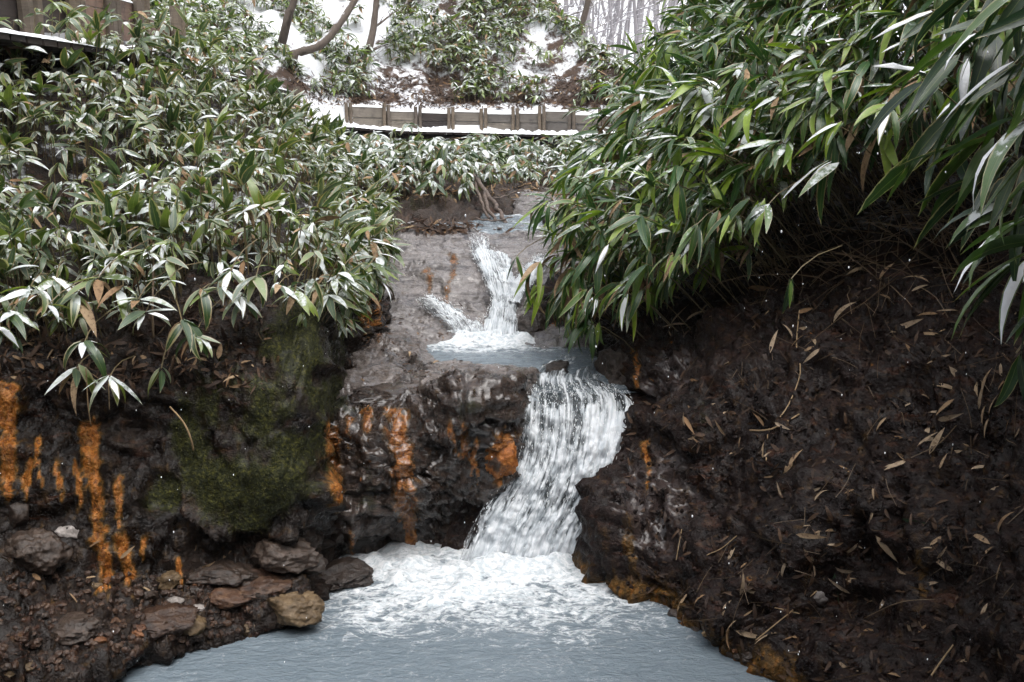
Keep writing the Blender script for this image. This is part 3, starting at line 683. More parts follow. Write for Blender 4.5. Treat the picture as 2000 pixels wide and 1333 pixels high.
xs = np.linspace(-26, 26, 90); ys = np.linspace(-24, 30, 90)
X, Yg = np.meshgrid(xs, ys)
near_back = np.maximum(-2.6 - Yg, 0) * 1.5
sideR = np.maximum(X - 4.3 - 0.12 * np.maximum(Yg, 0), 0) * 0.95 + np.where(X > 3.4, 2.2, 0)
sideL = np.where(Yg < 3.0, np.maximum(-X - 4.0, 0) * 0.95, -9)
Zg = -0.9 + np.maximum(np.maximum(near_back, sideR), sideL)  # unseen slopes added to block sky light and darken the near banks
Zg = np.where((Yg > 3.0) & (X < 3.2 + 0.12 * np.maximum(Yg, 0)), -2.0, Zg)
Zg = np.minimum(Zg, 13) + 0.5 * fbm(np.stack([X, Yg, X * 0], -1) * 0.35, 3) * (Zg > 0)
gH = np.stack([X, Yg, Zg], -1)
terrain_obj('sky_blocker_terrain', gH, M['hill'], {'rust': X * 0, 'moss': X * 0, 'snow': X * 0 + 0.34}, keep=False)

def make_bvh(src):
    v = []; f = []; n = 0
    for a, b in src:
        v.append(a); f.append(b + n); n += len(a)
    return BVHTree.FromPolygons(np.concatenate(v).tolist(), np.concatenate(f).tolist())
BVH = make_bvh(bvh_src)
def hit(u, v, dmin=0.0):
    d = Vector(ray(u, v)).normalized(); o = Vector((0, 0, CAM_H)) + d * dmin
    p, n, i, t = BVH.ray_cast(o, d)
    if p is None: return None
    if n.dot(d) > 0: n = -n
    return p, n
def ground(x, y, ztop=9.0):
    p, n, i, t = BVH.ray_cast(Vector((x, y, ztop)), Vector((0, 0, -1)))
    return None if p is None else (p, n if n.z > 0 else -n)

# ------------------------------------------------------------------ water
def water_plane(name, x0, x1, y0, y1, nx, ny, zf, foamf):
    X, Y = np.meshgrid(np.linspace(x0, x1, nx), np.linspace(y0, y1, ny))
    q = np.stack([X, Y, X * 0], -1); fo = foamf(X, Y, q)
    z = zf(X, Y) + 0.006 * fbm(q * np.array([5, 9, 1.0]), 3) + 0.014 * np.clip(fo, 0, 1) * fbm(q * 9.0, 3) + 0.045 * smooth(.62, 1.0, fo) * (0.6 + fbm(q * 6.0, 3))
    g = np.stack([X, Y, z], -1)
    me = mesh_np(name, g.reshape(-1, 3), grid_faces(ny, nx), [M['water']], True, None, {'foam': fo.ravel()})
    return tag(obj(name, me), kind='structure')
fb = Z(1020, 1105, 0.0)
def pool_foam(X, Y, q):
    d = np.hypot((X - fb[0] + 0.05) / 0.56, (Y - fb[1] + 0.02) / 0.34)
    d = d + 0.30 * fbm(q * 2.2, 3)
    drift = np.exp(-((X + 0.55 - 0.15 * (4.6 - Y)) / 0.30) ** 2) * smooth(3.7, 4.5, Y) * 0.42
    return np.clip(np.clip(0.60 - 0.22 * d, 0, .40) + 0.50 * np.exp(-(d / .68) ** 2) + drift * (0.6 + fbm(q * 3, 3)) + 0.16 + 0.12 * fbm(q * 1.7, 2), 0, 1)
water_plane('pool_water', -2.4, 2.2, -2.5, 5.3, 260, 420, lambda X, Y: 0.0 * X, pool_foam)
cb = Z(960, 664, 0.82)
def upper_foam(X, Y, q):
    d = np.hypot((X - cb[0]) / 0.42, (Y - cb[1]) / 0.20) + 0.25 * fbm(q * 3, 3)
    return np.clip(np.clip(1.05 - 0.45 * d, 0, .8) + 0.16 + 0.16 * smooth(5.9, 5.6, Y), 0, 1)
water_plane('upper_pool_water', -0.75, 0.85, 5.45, 6.95, 120, 130, lambda X, Y: 0.825 - 0.085 * smooth(6.0, 5.45, Y), upper_foam)
water_plane('upstream_water', -1.4, 0.9, 8.15, 11.2, 120, 140, lambda X, Y: 1.375 - 0.30 * smooth(8.5, 8.15, Y) + 0.13 * smooth(10.0, 10.5, Y) * (X > -0.15),
            lambda X, Y, q: np.clip(0.30 + 0.5 * smooth(9.7, 10.2, Y) * (X > -.15) + 0.25 * fbm(q * 2, 3), 0, 1))

def flow_sheet(name, net, res, foamf, amp, seedv, mat=None, rim0=0.0):
    g, rw, cw = patch(net, res, 60)
    n = toward(grid_normals(g), g, (0.1, 1.0, 3.0))
    s = cw / cw.max(); t = rw / rw.max()
    q = np.stack([s * 8 + seedv + 1.2 * np.sin(t * 4 + s * 5), t * 4.5, s * 0], -1)
    hi = fbm(q, 4, 0.6, True); d = amp * hi * 0.6 + amp * 0.5 * fbm(g * 13.0, 3)
    d = d * (1 - 0.7 * smooth(0.88, 1, np.abs(2 * s - 1)))
    g2 = g + n * d[..., None]
    fo = np.clip(foamf(s, t, g2) + 0.22 * hi, 0, 1)
    me = mesh_np(name, g2.reshape(-1, 3), grid_faces(*g.shape[:2]), [mat or M['fall']], True, np.stack([s, t], -1).reshape(-1, 2), {'foam': fo.ravel(), 'rim': np.clip(np.minimum(np.minimum(s, 1 - s) * 6, np.minimum(t * 8, (1 - t) * 14 + rim0)), 0, 1).ravel()})
    return tag(obj(name, me), kind='structure'), g2, n, s, t
def wrow(v, Y, us): return [P(u, v, Y) for u in us]
WR = [wrow(705, 6.05, [1085, 1115, 1140, 1165, 1190]), wrow(728, 5.8, [1050, 1085, 1115, 1150, 1180]), wrow(752, 5.55, [1016, 1060, 1105, 1140, 1172]),
      wrow(782, 5.32, [1012, 1062, 1120, 1180, 1232]), wrow(815, 5.18, [1010, 1060, 1120, 1185, 1238]), wrow(870, 5.06, [1006, 1055, 1115, 1175, 1222]),
      wrow(930, 4.99, [985, 1040, 1100, 1160, 1205]), wrow(985, 4.94, [945, 1015, 1080, 1140, 1190]), wrow(1040, 4.90, [915, 990, 1055, 1115, 1165]), wrow(1112, 4.84, [888, 965, 1030, 1095, 1150])]
W_net = np.array(WR).transpose(1, 0, 2)
def fall_foam(s, t, g):
    side = smooth(0.55, 0.85, s) * smooth(0.25, 0.4, t)
    return np.clip(0.14 + 0.36 * smooth(0.30, 0.62, t) + 0.25 * side * (1 - smooth(.6, .8, t)) + 0.40 * smooth(0.86, 1.0, t) + 0.30 * fbm(g * 6.0, 3) + 0.1 * (1 - smooth(0.0, 0.15, s)) * smooth(.3, .5, t), 0, 1)
_, gW, nW, sW, tW = flow_sheet('waterfall_water', W_net, 0.008, fall_foam, 0.040, 0.0)
# bed rock behind the fall
Bk = W_net + np.array([0.0, 0.13, -0.05]); Bk = np.concatenate([Bk[:1] + [(-.12, .0, 0)], Bk, Bk[-1:] + [(.14, 0, 0)]])
gK, rK, cK = patch(Bk, 0.02, 40); nK = toward(grid_normals(gK), gK, (0, 1, 3))
terrain_obj('waterfall_bed_terrain', rocky(gK, nK, .04, .05, .012, 0, 51.0), M['mud'], {'rust': rK * 0, 'moss': rK * 0, 'snow': rK * 0}, keep=False)
# the upper cascade: main groove, right feeder, left thin veil
def groove(pts):
    return np.array([[P(u + k * w * .5, v, Y) + np.array([0, 0, 0.035 - 0.03 * k * k]) for (u, v, Y, w) in pts] for k in (-1, -.5, 0, .5, 1)])
def on_slab(pts, lift=0.02):
    cols = []
    for k in (-1, -.5, 0, .5, 1):
        c = []
        for (u, v, w) in pts:
            if v > 655: c.append(Z(u + k * w * .5, v, 0.835 - (v - 655) * .004)); continue
            h_ = hit(u + k * w * .5, v)
            p = np.array(h_[0]) + np.array([0, -0.4, 0.9]) * lift * (1.2 - 0.9 * k * k) if h_ else P(u + k * w * .5, v, 7)
            c.append(p)
        cols.append(c)
    return np.array(cols)
ff = lambda a, b: (lambda s, t, g: np.clip((a + b * t) * smooth(-.05, .22, t) + 0.35 * fbm(g * 7.0, 3) - 0.35 * smooth(.6, 1, np.abs(2 * s - 1)), 0, 1))
sheets = []
for nm, pts, a, b, sv in [('cascade_water', [(934, 474, 14), (938, 492, 26), (950, 518, 40), (966, 546, 52), (978, 575, 56), (984, 600, 58), (980, 630, 60), (974, 656, 80), (968, 668, 96), (966, 680, 100)], .30, .42, 3.0),
                          ('cascade_feeder_water', [(1062, 512, 26), (1050, 530, 34), (1032, 552, 38), (1008, 578, 44), (992, 606, 40)], .30, .35, 9.0),
                          ('cascade_middle_water', [(968, 505, 14), (982, 522, 22), (990, 545, 20), (990, 572, 34)], .30, .3, 12.0),
                          ('cascade_veil_water', [(828, 592, 16), (850, 608, 30), (880, 630, 50), (905, 648, 66), (918, 660, 80), (926, 672, 90)], .22, .30, 15.0)]:
    sheets.append(flow_sheet(nm, on_slab(pts, 0.045), 0.010, ff(a, b), 0.040, sv))

# white strands and drops thrown off the falling water
def strands(name, g, n, count, t_pow, lmin, lmax, wmin, wmax, out, seedv, kind_label):
    r = np.random.default_rng(seedv); nr, nc = g.shape[:2]
    tt = (1 - r.random(count) ** t_pow); ss = r.random(count)
    i0 = np.clip((tt * (nr - 1)).astype(int), 2, nr - 3); j0 = np.clip((ss * (nc - 1)).astype(int), 1, nc - 2)
    V = []; Fc = []; base = 0
    K = 5
    ln = r.uniform(lmin, lmax, count); wd = r.uniform(wmin, wmax, count); of = np.abs(r.normal(0, out, count)) * (0.3 + tt)
    p0 = g[i0, j0] + n[i0, j0] * of[:, None] + r.normal(0, 0.004, (count, 3))
    dirv = g[np.minimum(i0 + 4, nr - 1), j0] - g[i0 - 2, j0]; dirv /= np.linalg.norm(dirv, axis=1)[:, None] + 1e-9
    dirv = dirv + r.normal(0, 0.10, (count, 3)); dirv /= np.linalg.norm(dirv, axis=1)[:, None]
    side = np.cross(dirv, r.normal(0, 1, (count, 3))); side /= np.linalg.norm(side, axis=1)[:, None] + 1e-9
    sd2 = np.cross(dirv, side)
    prof = np.array([0.12, 0.8, 1.0, 0.75, 0.1])
    for k in range(K):
        c = p0 + dirv * (ln * (k / (K - 1) - .5))[:, None] + np.array([0, 0, -1.0]) * (ln * 0.25 * (k / (K - 1)) ** 2)[:, None]
        for th in (0, 2.09, 4.19):
            V.append(c + (side * math.cos(th) + sd2 * math.sin(th)) * (wd * prof[k] * .5)[:, None])
    V = np.stack(V, 1)                                   # count, 15, 3
    fq = []
    for k in range(K - 1):
        for j in range(3): fq.append((k * 3 + j, k * 3 + (j + 1) % 3, k * 3 + 3 + (j + 1) % 3, k * 3 + 3 + j))
    fq = np.array(fq)[None] + (np.arange(count) * 15)[:, None, None]
    me = mesh_np(name, V.reshape(-1, 3), fq.reshape(-1, 4), [M['spray']])
    return tag(obj(name, me), kind_label, 'spray', None, 'stuff')
strands('waterfall_spray', gW[int(gW.shape[0] * .36):], nW[int(gW.shape[0] * .36):], 1500, 0.55, 0.004, 0.022, 0.002, 0.006, 0.045, 5, 'white strands and drops thrown off the main waterfall')
for k, (nm, ct, lb) in enumerate([('cascade_spray', 700, 'white drops along the main cascade groove'), ('cascade_feeder_spray', 300, 'white drops along the cascade feeder beside the bamboo'), (None, 0, ''), ('cascade_veil_spray', 260, 'white threads of the thin veil on the slab')]):
    if nm: strands(nm, sheets[k][1], sheets[k][2], ct, 0.7, 0.004, 0.02, 0.002, 0.006, 0.03, 40 + k, lb)

# ------------------------------------------------------------------ stones and boulders
def side(u, marks):
    for lim, ph in marks:
        if u < lim: return ph
    return marks[-1][1]
def ico(sub):
    t = (1 + 5 ** .5) / 2
    v = [(-1, t, 0), (1, t, 0), (-1, -t, 0), (1, -t, 0), (0, -1, t), (0, 1, t), (0, -1, -t), (0, 1, -t), (t, 0, -1), (t, 0, 1), (-t, 0, -1), (-t, 0, 1)]
    f = [(0, 11, 5), (0, 5, 1), (0, 1, 7), (0, 7, 10), (0, 10, 11), (1, 5, 9), (5, 11, 4), (11, 10, 2), (10, 7, 6), (7, 1, 8), (3, 9, 4), (3, 4, 2), (3, 2, 6), (3, 6, 8), (3, 8, 9), (4, 9, 5), (2, 4, 11), (6, 2, 10), (8, 6, 7), (9, 8, 1)]
    v = [np.array(x) / np.linalg.norm(x) for x in v]
    for _ in range(sub):
        c = {}; nf = []
        def mid(a, b):
            k = (min(a, b), max(a, b))
            if k not in c:
                m = v[a] + v[b]; v.append(m / np.linalg.norm(m)); c[k] = len(v) - 1
            return c[k]
        for a, b, d in f:
            x, y, z = mid(a, b), mid(b, d), mid(d, a); nf += [(a, x, z), (b, y, x), (d, z, y), (x, y, z)]
        f = nf
    return np.array(v), np.array(f)
ICO = {s: ico(s) for s in (1, 2, 3, 4)}
def rock_mesh(name, size, seedv, sub=3, mat=None, angular=0.5):
    v, f = ICO[sub]; r = np.random.default_rng(seedv)
    q = v.copy()
    for _ in range(9):                                   # a few planar chips make it angular
        nrm = r.normal(size=3); nrm /= np.linalg.norm(nrm); cut = r.uniform(0.55, 0.9)
        d = q @ nrm - cut; q = q - np.clip(d, 0, None)[:, None] * nrm * min(angular * 1.9, .96)
    q = q * (1 + 0.18 * fbm(v * 1.6 + seedv * 3.1, 3)[:, None] + 0.08 * fbm(v * 6 + seedv, 3)[:, None])
    if sub == 4: q = q * (1 + 0.045 * fbm(v * 14 + seedv, 3, .6, True)[:, None])
    return mesh_np(name, q * np.asarray(size), f, [mat], sub > 2)
def orange_material():
    t = NT('orange mineral crust'); p = t.pos(); n = t.noise(p, 38.0, 5, 0.7); n2 = t.noise(p, 9.0, 3)
    col = t.ramp(n, [(0.30, (0.08, 0.022, 0.004)), (0.48, (0.33, 0.10, 0.012)), (0.7, (0.50, 0.21, 0.05))])
    col = t.mix(t.step(n2, 0.52, 0.68), col, (0.035, 0.02, 0.012))
    return t.done(t.pbr(col, 0.45, t.bump(n, 0.8, 0.015)))
M['orange'] = orange_material()
def place_rock(u, v, hw, hh, mat, seedv, label, cat='rock', group=None, depth=None, sub=3, name='rock', Y=None, rz=0, sink=0.25, kind=None):
    h_ = hit(u, v) if Y is None else (Vector(P(u, v, Y)), None)
    if h_ is None: return
    p = h_[0]; sc = p.y * 1.03 / F
    sx, sz = hw * sc, hh * sc
    o = obj(name, rock_mesh(name, (sx, depth or (sx + sz) * .5, sz), seedv, sub, mat))
    o.location = p + Vector((0, sink * sx, 0)); o.rotation_euler = (0, 0, rz)
    return tag(o, label, cat, group, kind)
place_rock(570, 1196, 62, 36, M['stone_tan'], 1, 'ochre boulder at the water edge on the left shore', sub=4, name='boulder')
place_rock(678, 1128, 66, 30, M['stone_dark'], 2, 'flat dark brown rock jutting into the pool under the ledge', sub=4, name='boulder', depth=.14, Y=4.60, sink=0)
place_rock(560, 1090, 66, 34, M['stone_dark'], 3, 'dark wedge shaped boulder below the mossy wall', sub=4, name='boulder')
place_rock(322, 1136, 30, 19, M['stone_tan'], 4, 'small ochre stone at the foot of the dark wall')
place_rock(340, 1180, 22, 11, M['stone_grey'], 5, 'flat pale grey stone on the left shore')
place_rock(383, 1190, 17, 9, M['stone_grey'], 6, 'small white stone beside the flat pale stone')
place_rock(264, 1163, 17, 11, M['gravel'], 7, 'orange brown stone with a dark hole on the left shore')
place_rock(65, 1085, 62, 44, M['stone_dark'], 8, 'large dark boulder low on the left bank', sub=4, name='boulder')
place_rock(130, 1043, 24, 17, M['stone_grey'], 9, 'grey stone above the large dark boulder on the left bank')
place_rock(32, 1010, 26, 34, M['stone_dark'], 10, 'upright dark stone at the left edge of the photo')
place_rock(480, 1232, 30, 15, M['stone_tan'], 12, 'low ochre stone awash beside the ochre boulder')
place_rock(355, 1222, 46, 26, M['stone_tan'], 13, 'brown ochre lump of rock at the pool margin')
place_rock(450, 1172, 50, 18, M['gravel'], 14, 'rust brown rock bulge behind the ochre boulder')
place_rock(430, 1130, 90, 26, M['stone_dark'], 31, 'broad low dark rock below the moss', sub=4, name='boulder')
place_rock(510, 1150, 95, 24, M['gravel'], 32, 'brown cracked rock shelf behind the ochre boulder', sub=4, name='boulder', rz=.3)
place_rock(300, 1225, 85, 22, M['gravel'], 33, 'low brown rock slab on the left shore', sub=4, name='boulder', rz=.4)
place_rock(120, 1235, 80, 26, M['stone_dark'], 35, 'flat dark rock at the left shore', sub=4, name='boulder')
place_rock(938, 838, 80, 92, M['ledge'], 41, 'angular brown rock block of the ledge beside the waterfall', sub=4, name='ledge_block', Y=5.10, depth=.22)
place_rock(978, 892, 31, 46, M['orange'], 42, 'bright orange crusted rock beside the waterfall', sub=4, name='ledge_block', Y=4.90, depth=.06)
place_rock(765, 788, 105, 26, M['ledge'], 43, 'dark flat slab on top of the stained ledge', sub=4, name='ledge_block', Y=5.12, depth=.22, rz=.1)
place_rock(830, 915, 75, 40, M['ledge'], 44, 'protruding dark rock step of the stained ledge', sub=4, name='ledge_block', Y=5.0, depth=.16)
place_rock(700, 1010, 50, 60, M['ledge'], 45, 'dark wet rock at the foot of the stained ledge', sub=4, name='ledge_block', Y=5.0, depth=.14)
place_rock(600, 1110, 40, 22, M['stone_dark'], 21, 'squat dark rock between the wedge boulder and the flat rock')
place_rock(1206, 728, 44, 42, M['stone_dark'], 15, 'rounded dark boulder beside the lip of the waterfall', sub=4, name='boulder', Y=5.72, depth=.2)
place_rock(1085, 722, 30, 16, M['stone_dark'], 16, 'low rock at the end of the ledge in the stream', Y=5.8, depth=.14)
place_rock(1168, 838, 40, 34, M['stone_dark'], 17, 'dark round rock showing through the falling water', Y=5.24, depth=.07, sub=4)
place_rock(985, 545, 15, 24, M['stone_dark'], 18, 'dark rock splitting the upper cascade')
place_rock(1016, 555, 14, 22, M['stone_dark'], 19, 'smaller dark rock in the upper cascade beside the bamboo')
place_rock(1605, 1170, 24, 18, M['stone_grey'], 20, 'pale stone half buried in leaf litter on the right bank')
place_rock(1040, 640, 26, 34, M['stone_dark'], 22, 'dark wet rock at the foot of the cascade', sub=4)
r_ = np.random.default_rng(77); cnt = 0
SHORE = 'stones strewn along the left shore'
while cnt < 40:
    u, v = r_.uniform(0, 480), r_.uniform(1120, 1333)
    if v > 1300 - (u - 200) * 0.21 and u > 200: continue
    mt = [M['stone_dark'], M['stone_rust'], M['stone_tan'], M['stone_dark'], M['gravel']][r_.integers(5)]
    s_ = r_.uniform(7, 19)
    place_rock(u, v, s_, s_ * r_.uniform(.5, .8), mt, 100 + cnt, ('tiny ' if s_ < 11 else 'small ' if s_ < 15 else 'fist sized ') + mt.name + ' in left rubble ' + side(u, [(80, 'at the photo edge'), (170, 'left of the orange crust'), (260, 'below the orange crust'), (340, 'left of the pale stones'), (9999, 'near the ochre boulder')]) + side(v, [(1180, ', high up'), (1240, ', midway'), (9999, ', near the water')]), group=SHORE, sub=2, name='stone', rz=r_.uniform(0, 6)); cnt += 1
for k in range(14):
    u, v = r_.uniform(1260, 1480), 0
    v = 1195 + (u - 1260) * 0.55 + r_.uniform(-25, 4)
    s_ = r_.uniform(9, 22)
    place_rock(u, v, s_, s_ * .7, [M['stone_rust'], M['stone_dark'], M['stone_tan']][r_.integers(3)], 300 + k, 'small brown stone along the waterline of the right bank', group='stones along the right waterline', sub=2, name='stone', rz=r_.uniform(0, 6))
# gravel between them
def scatter_chips(name, n, region, size, mat, label, seedv):
    r = np.random.default_rng(seedv); v0, f0 = ICO[1]; V = []; Fs = []; k = 0
    while k < n:
        u, v = region(r); h_ = hit(u, v)
        if h_ is None: n -= 1; continue
        s_ = r.uniform(*size); q = v0 * (1 + r.uniform(-.25, .25, (len(v0), 1))) * s_ * r.uniform(.5, 1.2, 3)
        V.append(q + np.array(h_[0])); Fs.append(f0 + k * len(v0)); k += 1
    me = mesh_np(name, np.concatenate(V), np.concatenate(Fs), [mat], False)
    return tag(obj(name, me), label, 'gravel', None, 'stuff')
scatter_chips('gravel', 380, lambda r: (lambda u: (u, r.uniform(1120, min(1330, 1290 - (u - 200) * .2))))(r.uniform(-20, 500)), (.006, .022), M['gravel'], 'wet rusty gravel of the left shore', 61)

# ------------------------------------------------------------------ boardwalk and plank walls
def box(mb, c, ax, ay, az, sx, sy, sz, jit=0.0):
    c = np.asarray(c, float); v = []
    for z in (-1, 1):
        for (a, b) in ((-1, -1), (1, -1), (1, 1), (-1, 1)):
            v.append(c + ax * a * sx * .5 + ay * b * sy * .5 + az * z * sz * .5 + (rng.uniform(-jit, jit, 3) if jit else 0))
    return mb.add(v, [(3, 2, 1, 0), (4, 5, 6, 7), (0, 1, 5, 4), (1, 2, 6, 5), (2, 3, 7, 6), (3, 0, 4, 7)])
UPV = np.array([0, 0, 1.0])
def snow_lump(parent, name, c, ax, ay, sx, sy, sz, seedv):
    n = 9; U, Vv = np.meshgrid(np.linspace(-1, 1, n), np.linspace(-1, 1, 7))
    hgt = sz * (1 - np.abs(U) ** 3.5) ** .7 * (1 - np.abs(Vv) ** 3.5) ** .7
    p = np.asarray(c) + ax * (U * sx * .5)[..., None] + ay * (Vv * sy * .5)[..., None]
    hgt = hgt * (0.8 + 0.7 * fbm(p * 6 + seedv, 2)); p = p + UPV * hgt[..., None]
    return obj(name, mesh_np(name, p.reshape(-1, 3) - np.asarray(parent.parent.location if parent.parent else parent.location), grid_faces(7, n), [M['snow']]), parent)
def board_wall(pts, tops, loc, label, boards, mats, post_r, post_extra=0.05, dark=()):
    """a plank retaining wall: pairs of posts at pts, boards between them"""
    root = empty('plank_retaining_wall', loc); tag(root, label, 'retaining wall', 'plank walls along the path')
    L = np.asarray(loc)
    for i, p in enumerate(pts):
        p = np.asarray(p); a = np.asarray(pts[min(i + 1, len(pts) - 1)]) - np.asarray(pts[max(i - 1, 0)]); a[2] = 0; a /= np.linalg.norm(a)
        fr = np.array([a[1], -a[0], 0])
        for s in (-1, 1):
            b = p + a * s * post_r * 1.15 + fr * (post_r + .015); hgt = tops[i] + post_extra * rng.uniform(.4, 1.2)
            pt = np.linspace(0, 1, 5)[:, None] * np.array([0, 0, hgt + .25]) + b - [0, 0, .25] + rng.normal(0, .003, (5, 3))
            MB().tube(pt - L, post_r, 8, .05).build('post', M['post'], root)
    for i in range(len(pts) - 1):
        a = np.asarray(pts[i], float); b = np.asarray(pts[i + 1], float); nb = boards
        ax = b - a; ln = np.linalg.norm(ax); ax /= ln; fr = np.array([ax[1], -ax[0], 0]); fr /= np.linalg.norm(fr); az = np.cross(ax, -fr); az *= np.sign(az[2])
        hgt = (tops[i] + tops[i + 1]) * .5 * (0.84 if i % 3 else 0.95)
        for k in range(nb):
            c = (a + b) * .5 + az * (hgt * (k + .5) / nb) + fr * rng.uniform(-.012, .008)
            mt = mats[(i + k) % len(mats)] if i not in dark else M['plank_dark']
            mb = MB(); box(mb, c - L, ax, fr, az, ln - .012, .035, hgt / nb - .010, .004); top_plank = mb.build('plank', mt, root)
        snow_lump(top_plank, 'snow_cap', (a + b) * .5 + az * (hgt - .004) - fr * .10, ax, fr, ln * .98, .24, rng.uniform(.025, .06), i)
    return root
rp = [(-2.62, 16.28), (-2.05, 16.55), (-1.55, 16.72), (-1.01, 16.80), (-0.47, 16.84), (0.06, 16.80), (0.50, 16.68), (0.98, 16.52), (1.45, 16.32), (1.95, 16.08)]
rz_ = [2.215, 2.20, 2.19, 2.175, 2.165, 2.155, 2.15, 2.145, 2.14, 2.14]
rt = [.37, .36, .34, .33, .33, .36, .37, .35, .33, .32]
board_wall([(x, y, z) for (x, y), z in zip(rp, rz_)], rt, (-2.6, 16.3, 2.2), 'low weathered plank wall with paired posts behind the far boardwalk', 2, [M['plank']], .030, dark=(2,))
lp = [(P(-90, 70, 6.6), .75), (P(45, 66, 7.5), .75), (P(135, 66, 8.2), .72), (P(208, 74, 9.2), .40), (P(268, 84, 10.0), .36), (P(338, 106, 10.9), .34)]
board_wall([p for p, h in lp], [h for p, h in lp], tuple(lp[1][0]), 'tall dark plank wall with stout posts at the upper left', 2, [M['plank_red']], .055, .12, dark=(0, 1))
lp2 = [(P(455, 180, 12.2), .32), (P(482, 192, 13.0), .30), (P(530, 202, 14.2), .27), (P(575, 210, 15.2), .26)]
board_wall([p for p, h in lp2], [h for p, h in lp2], tuple(lp2[0][0]), 'short plank wall half hidden by bamboo left of the boardwalk', 1, [M['plank_dark'], M['plank']], .034)

def boardwalk():
    root = empty('boardwalk', (-0.5, 16.3, 2.1)); tag(root, 'narrow snow covered wooden boardwalk below the weathered plank wall', 'boardwalk')
    L = np.array(root.location)
    s = np.concatenate([[0], np.cumsum(np.linalg.norm(np.diff(pc[:, :2], axis=0), axis=1))])
    i0 = np.argmin(np.abs(pc[:, 1] - 15.5) + (pc[:, 0] > -2) * 9); 
    k = 0; t = s[i0]
    end = s[np.argmin(np.abs(pc[:, 0] - 2.2))]
    while t < end:
        p = np.array([np.interp(t, s, pc[:, j]) for j in range(3)]); q = np.array([np.interp(t + .05, s, pc[:, j]) for j in range(3)])
        a = q - p; a[2] = 0; a /= np.linalg.norm(a); fr = np.array([a[1], -a[0], 0])
        c = p + fr * rng.uniform(0.02, .045) - [0, 0, .035]
        mb = MB(); box(mb, c - L, a, fr, UPV, .105, .80, .035, .003); db = mb.build('deck_board', M['plank_dark'], root)
        snow_lump(db, 'snow_cap', c + UPV * .018, a, fr, .122, .82, rng.uniform(.05, .075), k)
        if k % 9 == 4:
            for off in (-.30, .28):
                b = p + fr * off
                mb = MB(); mb.tube([b - [0, 0, .75] - L, b - [0, 0, .3] - L, b - [0, 0, .12] - L], .038, 8, .04); mb.build('support_post', M['post'], root)
        k += 1; t += .118
    for off in (-.32, .33):
        pts = []
        for t in np.arange(s[i0], end, .4):
            p = np.array([np.interp(t, s, pc[:, j]) for j in range(3)]); q = np.array([np.interp(t + .05, s, pc[:, j]) for j in range(3)])
            a = q - p; a[2] = 0; a /= np.linalg.norm(a); fr = np.array([a[1], -a[0], 0]); pts.append(p + fr * off - [0, 0, .095] - L)
        MB().tube(pts, .04, 4).build('beam', M['plank_dark'], root)
boardwalk()
def left_walk():
    root = empty('boardwalk', (-3.3, 8.0, 2.7)); tag(root, 'snowy boardwalk edge above the bamboo at the upper left', 'boardwalk')
    L = np.array(root.location)
    s = np.concatenate([[0], np.cumsum(np.linalg.norm(np.diff(pc[:, :2], axis=0), axis=1))])
    for k in range(38):
        t = s[np.argmin(np.abs(pc[:, 1] - 5.6))] + k * .15
        p = np.array([np.interp(t, s, pc[:, j]) for j in range(3)]); q = np.array([np.interp(t + .05, s, pc[:, j]) for j in range(3)])
        a = q - p; a[2] = 0; a /= np.linalg.norm(a); fr = np.array([a[1], -a[0], 0]); c = p + fr * .02 + [0, 0, .0]
        mb = MB(); box(mb, c - L, a, fr, UPV, .135, .85, .04, .003); db = mb.build('deck_board', M['plank_dark'], root)
        snow_lump(db, 'snow_cap', c + UPV * .02, a, fr, .155, .87, rng.uniform(.05, .09), k)
left_walk()
def log(u, v, Y, label, ln=.35, r=.05):
    p = P(u, v, Y); mb = MB(); x = np.linspace(-.5, .5, 6)[:, None]
    mb.tube(p + x * np.array([ln, -.12, -.02]), r, 10, .03); o = mb.build('log', M['plank_dark'], None, p)
    snow_lump(o, 'snow_cap', p + UPV * r * .55, np.array([1.0, -.3, 0]), np.array([.3, 1.0, 0]), ln * .95, r * 1.8, .035, 3)
    tag(o, label, 'log')
log(252, 100, 8.8, 'snow topped log end beside the path at the upper left', .32, .05)
log(318, 118, 9.6, 'second log end farther along the path', .26, .045)

# ------------------------------------------------------------------ trees
def limb(mb, p, d, ln, r0, r1, n, wander, k=7, r=None, up=0.0):
    r = r or rng; pts = [np.asarray(p, float)]; d = np.asarray(d, float) / np.linalg.norm(d)
    for i in range(n):
        d = d + r.normal(0, wander, 3) + np.array([0, 0, up]); d /= np.linalg.norm(d); pts.append(pts[-1] + d * ln / n)
    mb.tube(np.array(pts), np.linspace(r0, r1, n + 1), k, .05); return np.array(pts), d
def branches(mb, pts, rad, count, ln, depth, r, k=4):
    for _ in range(count):
        i = r.integers(max(1, len(pts) // 4), len(pts) - 1); t = pts[i] - pts[i - 1]; t /= np.linalg.norm(t)
        d = t * .5 + r.normal(0, .7, 3); d[2] = abs(d[2]) * .6 + .1
        l_ = ln * r.uniform(.5, 1.2); rr = rad * r.uniform(.3, .5)
        q, _ = limb(mb, pts[i], d, l_, rr, rr * .25, 5, .16, k, r, .02)
        if depth: branches(mb, q, rr, 4, l_ * .5, depth - 1, r, 3)
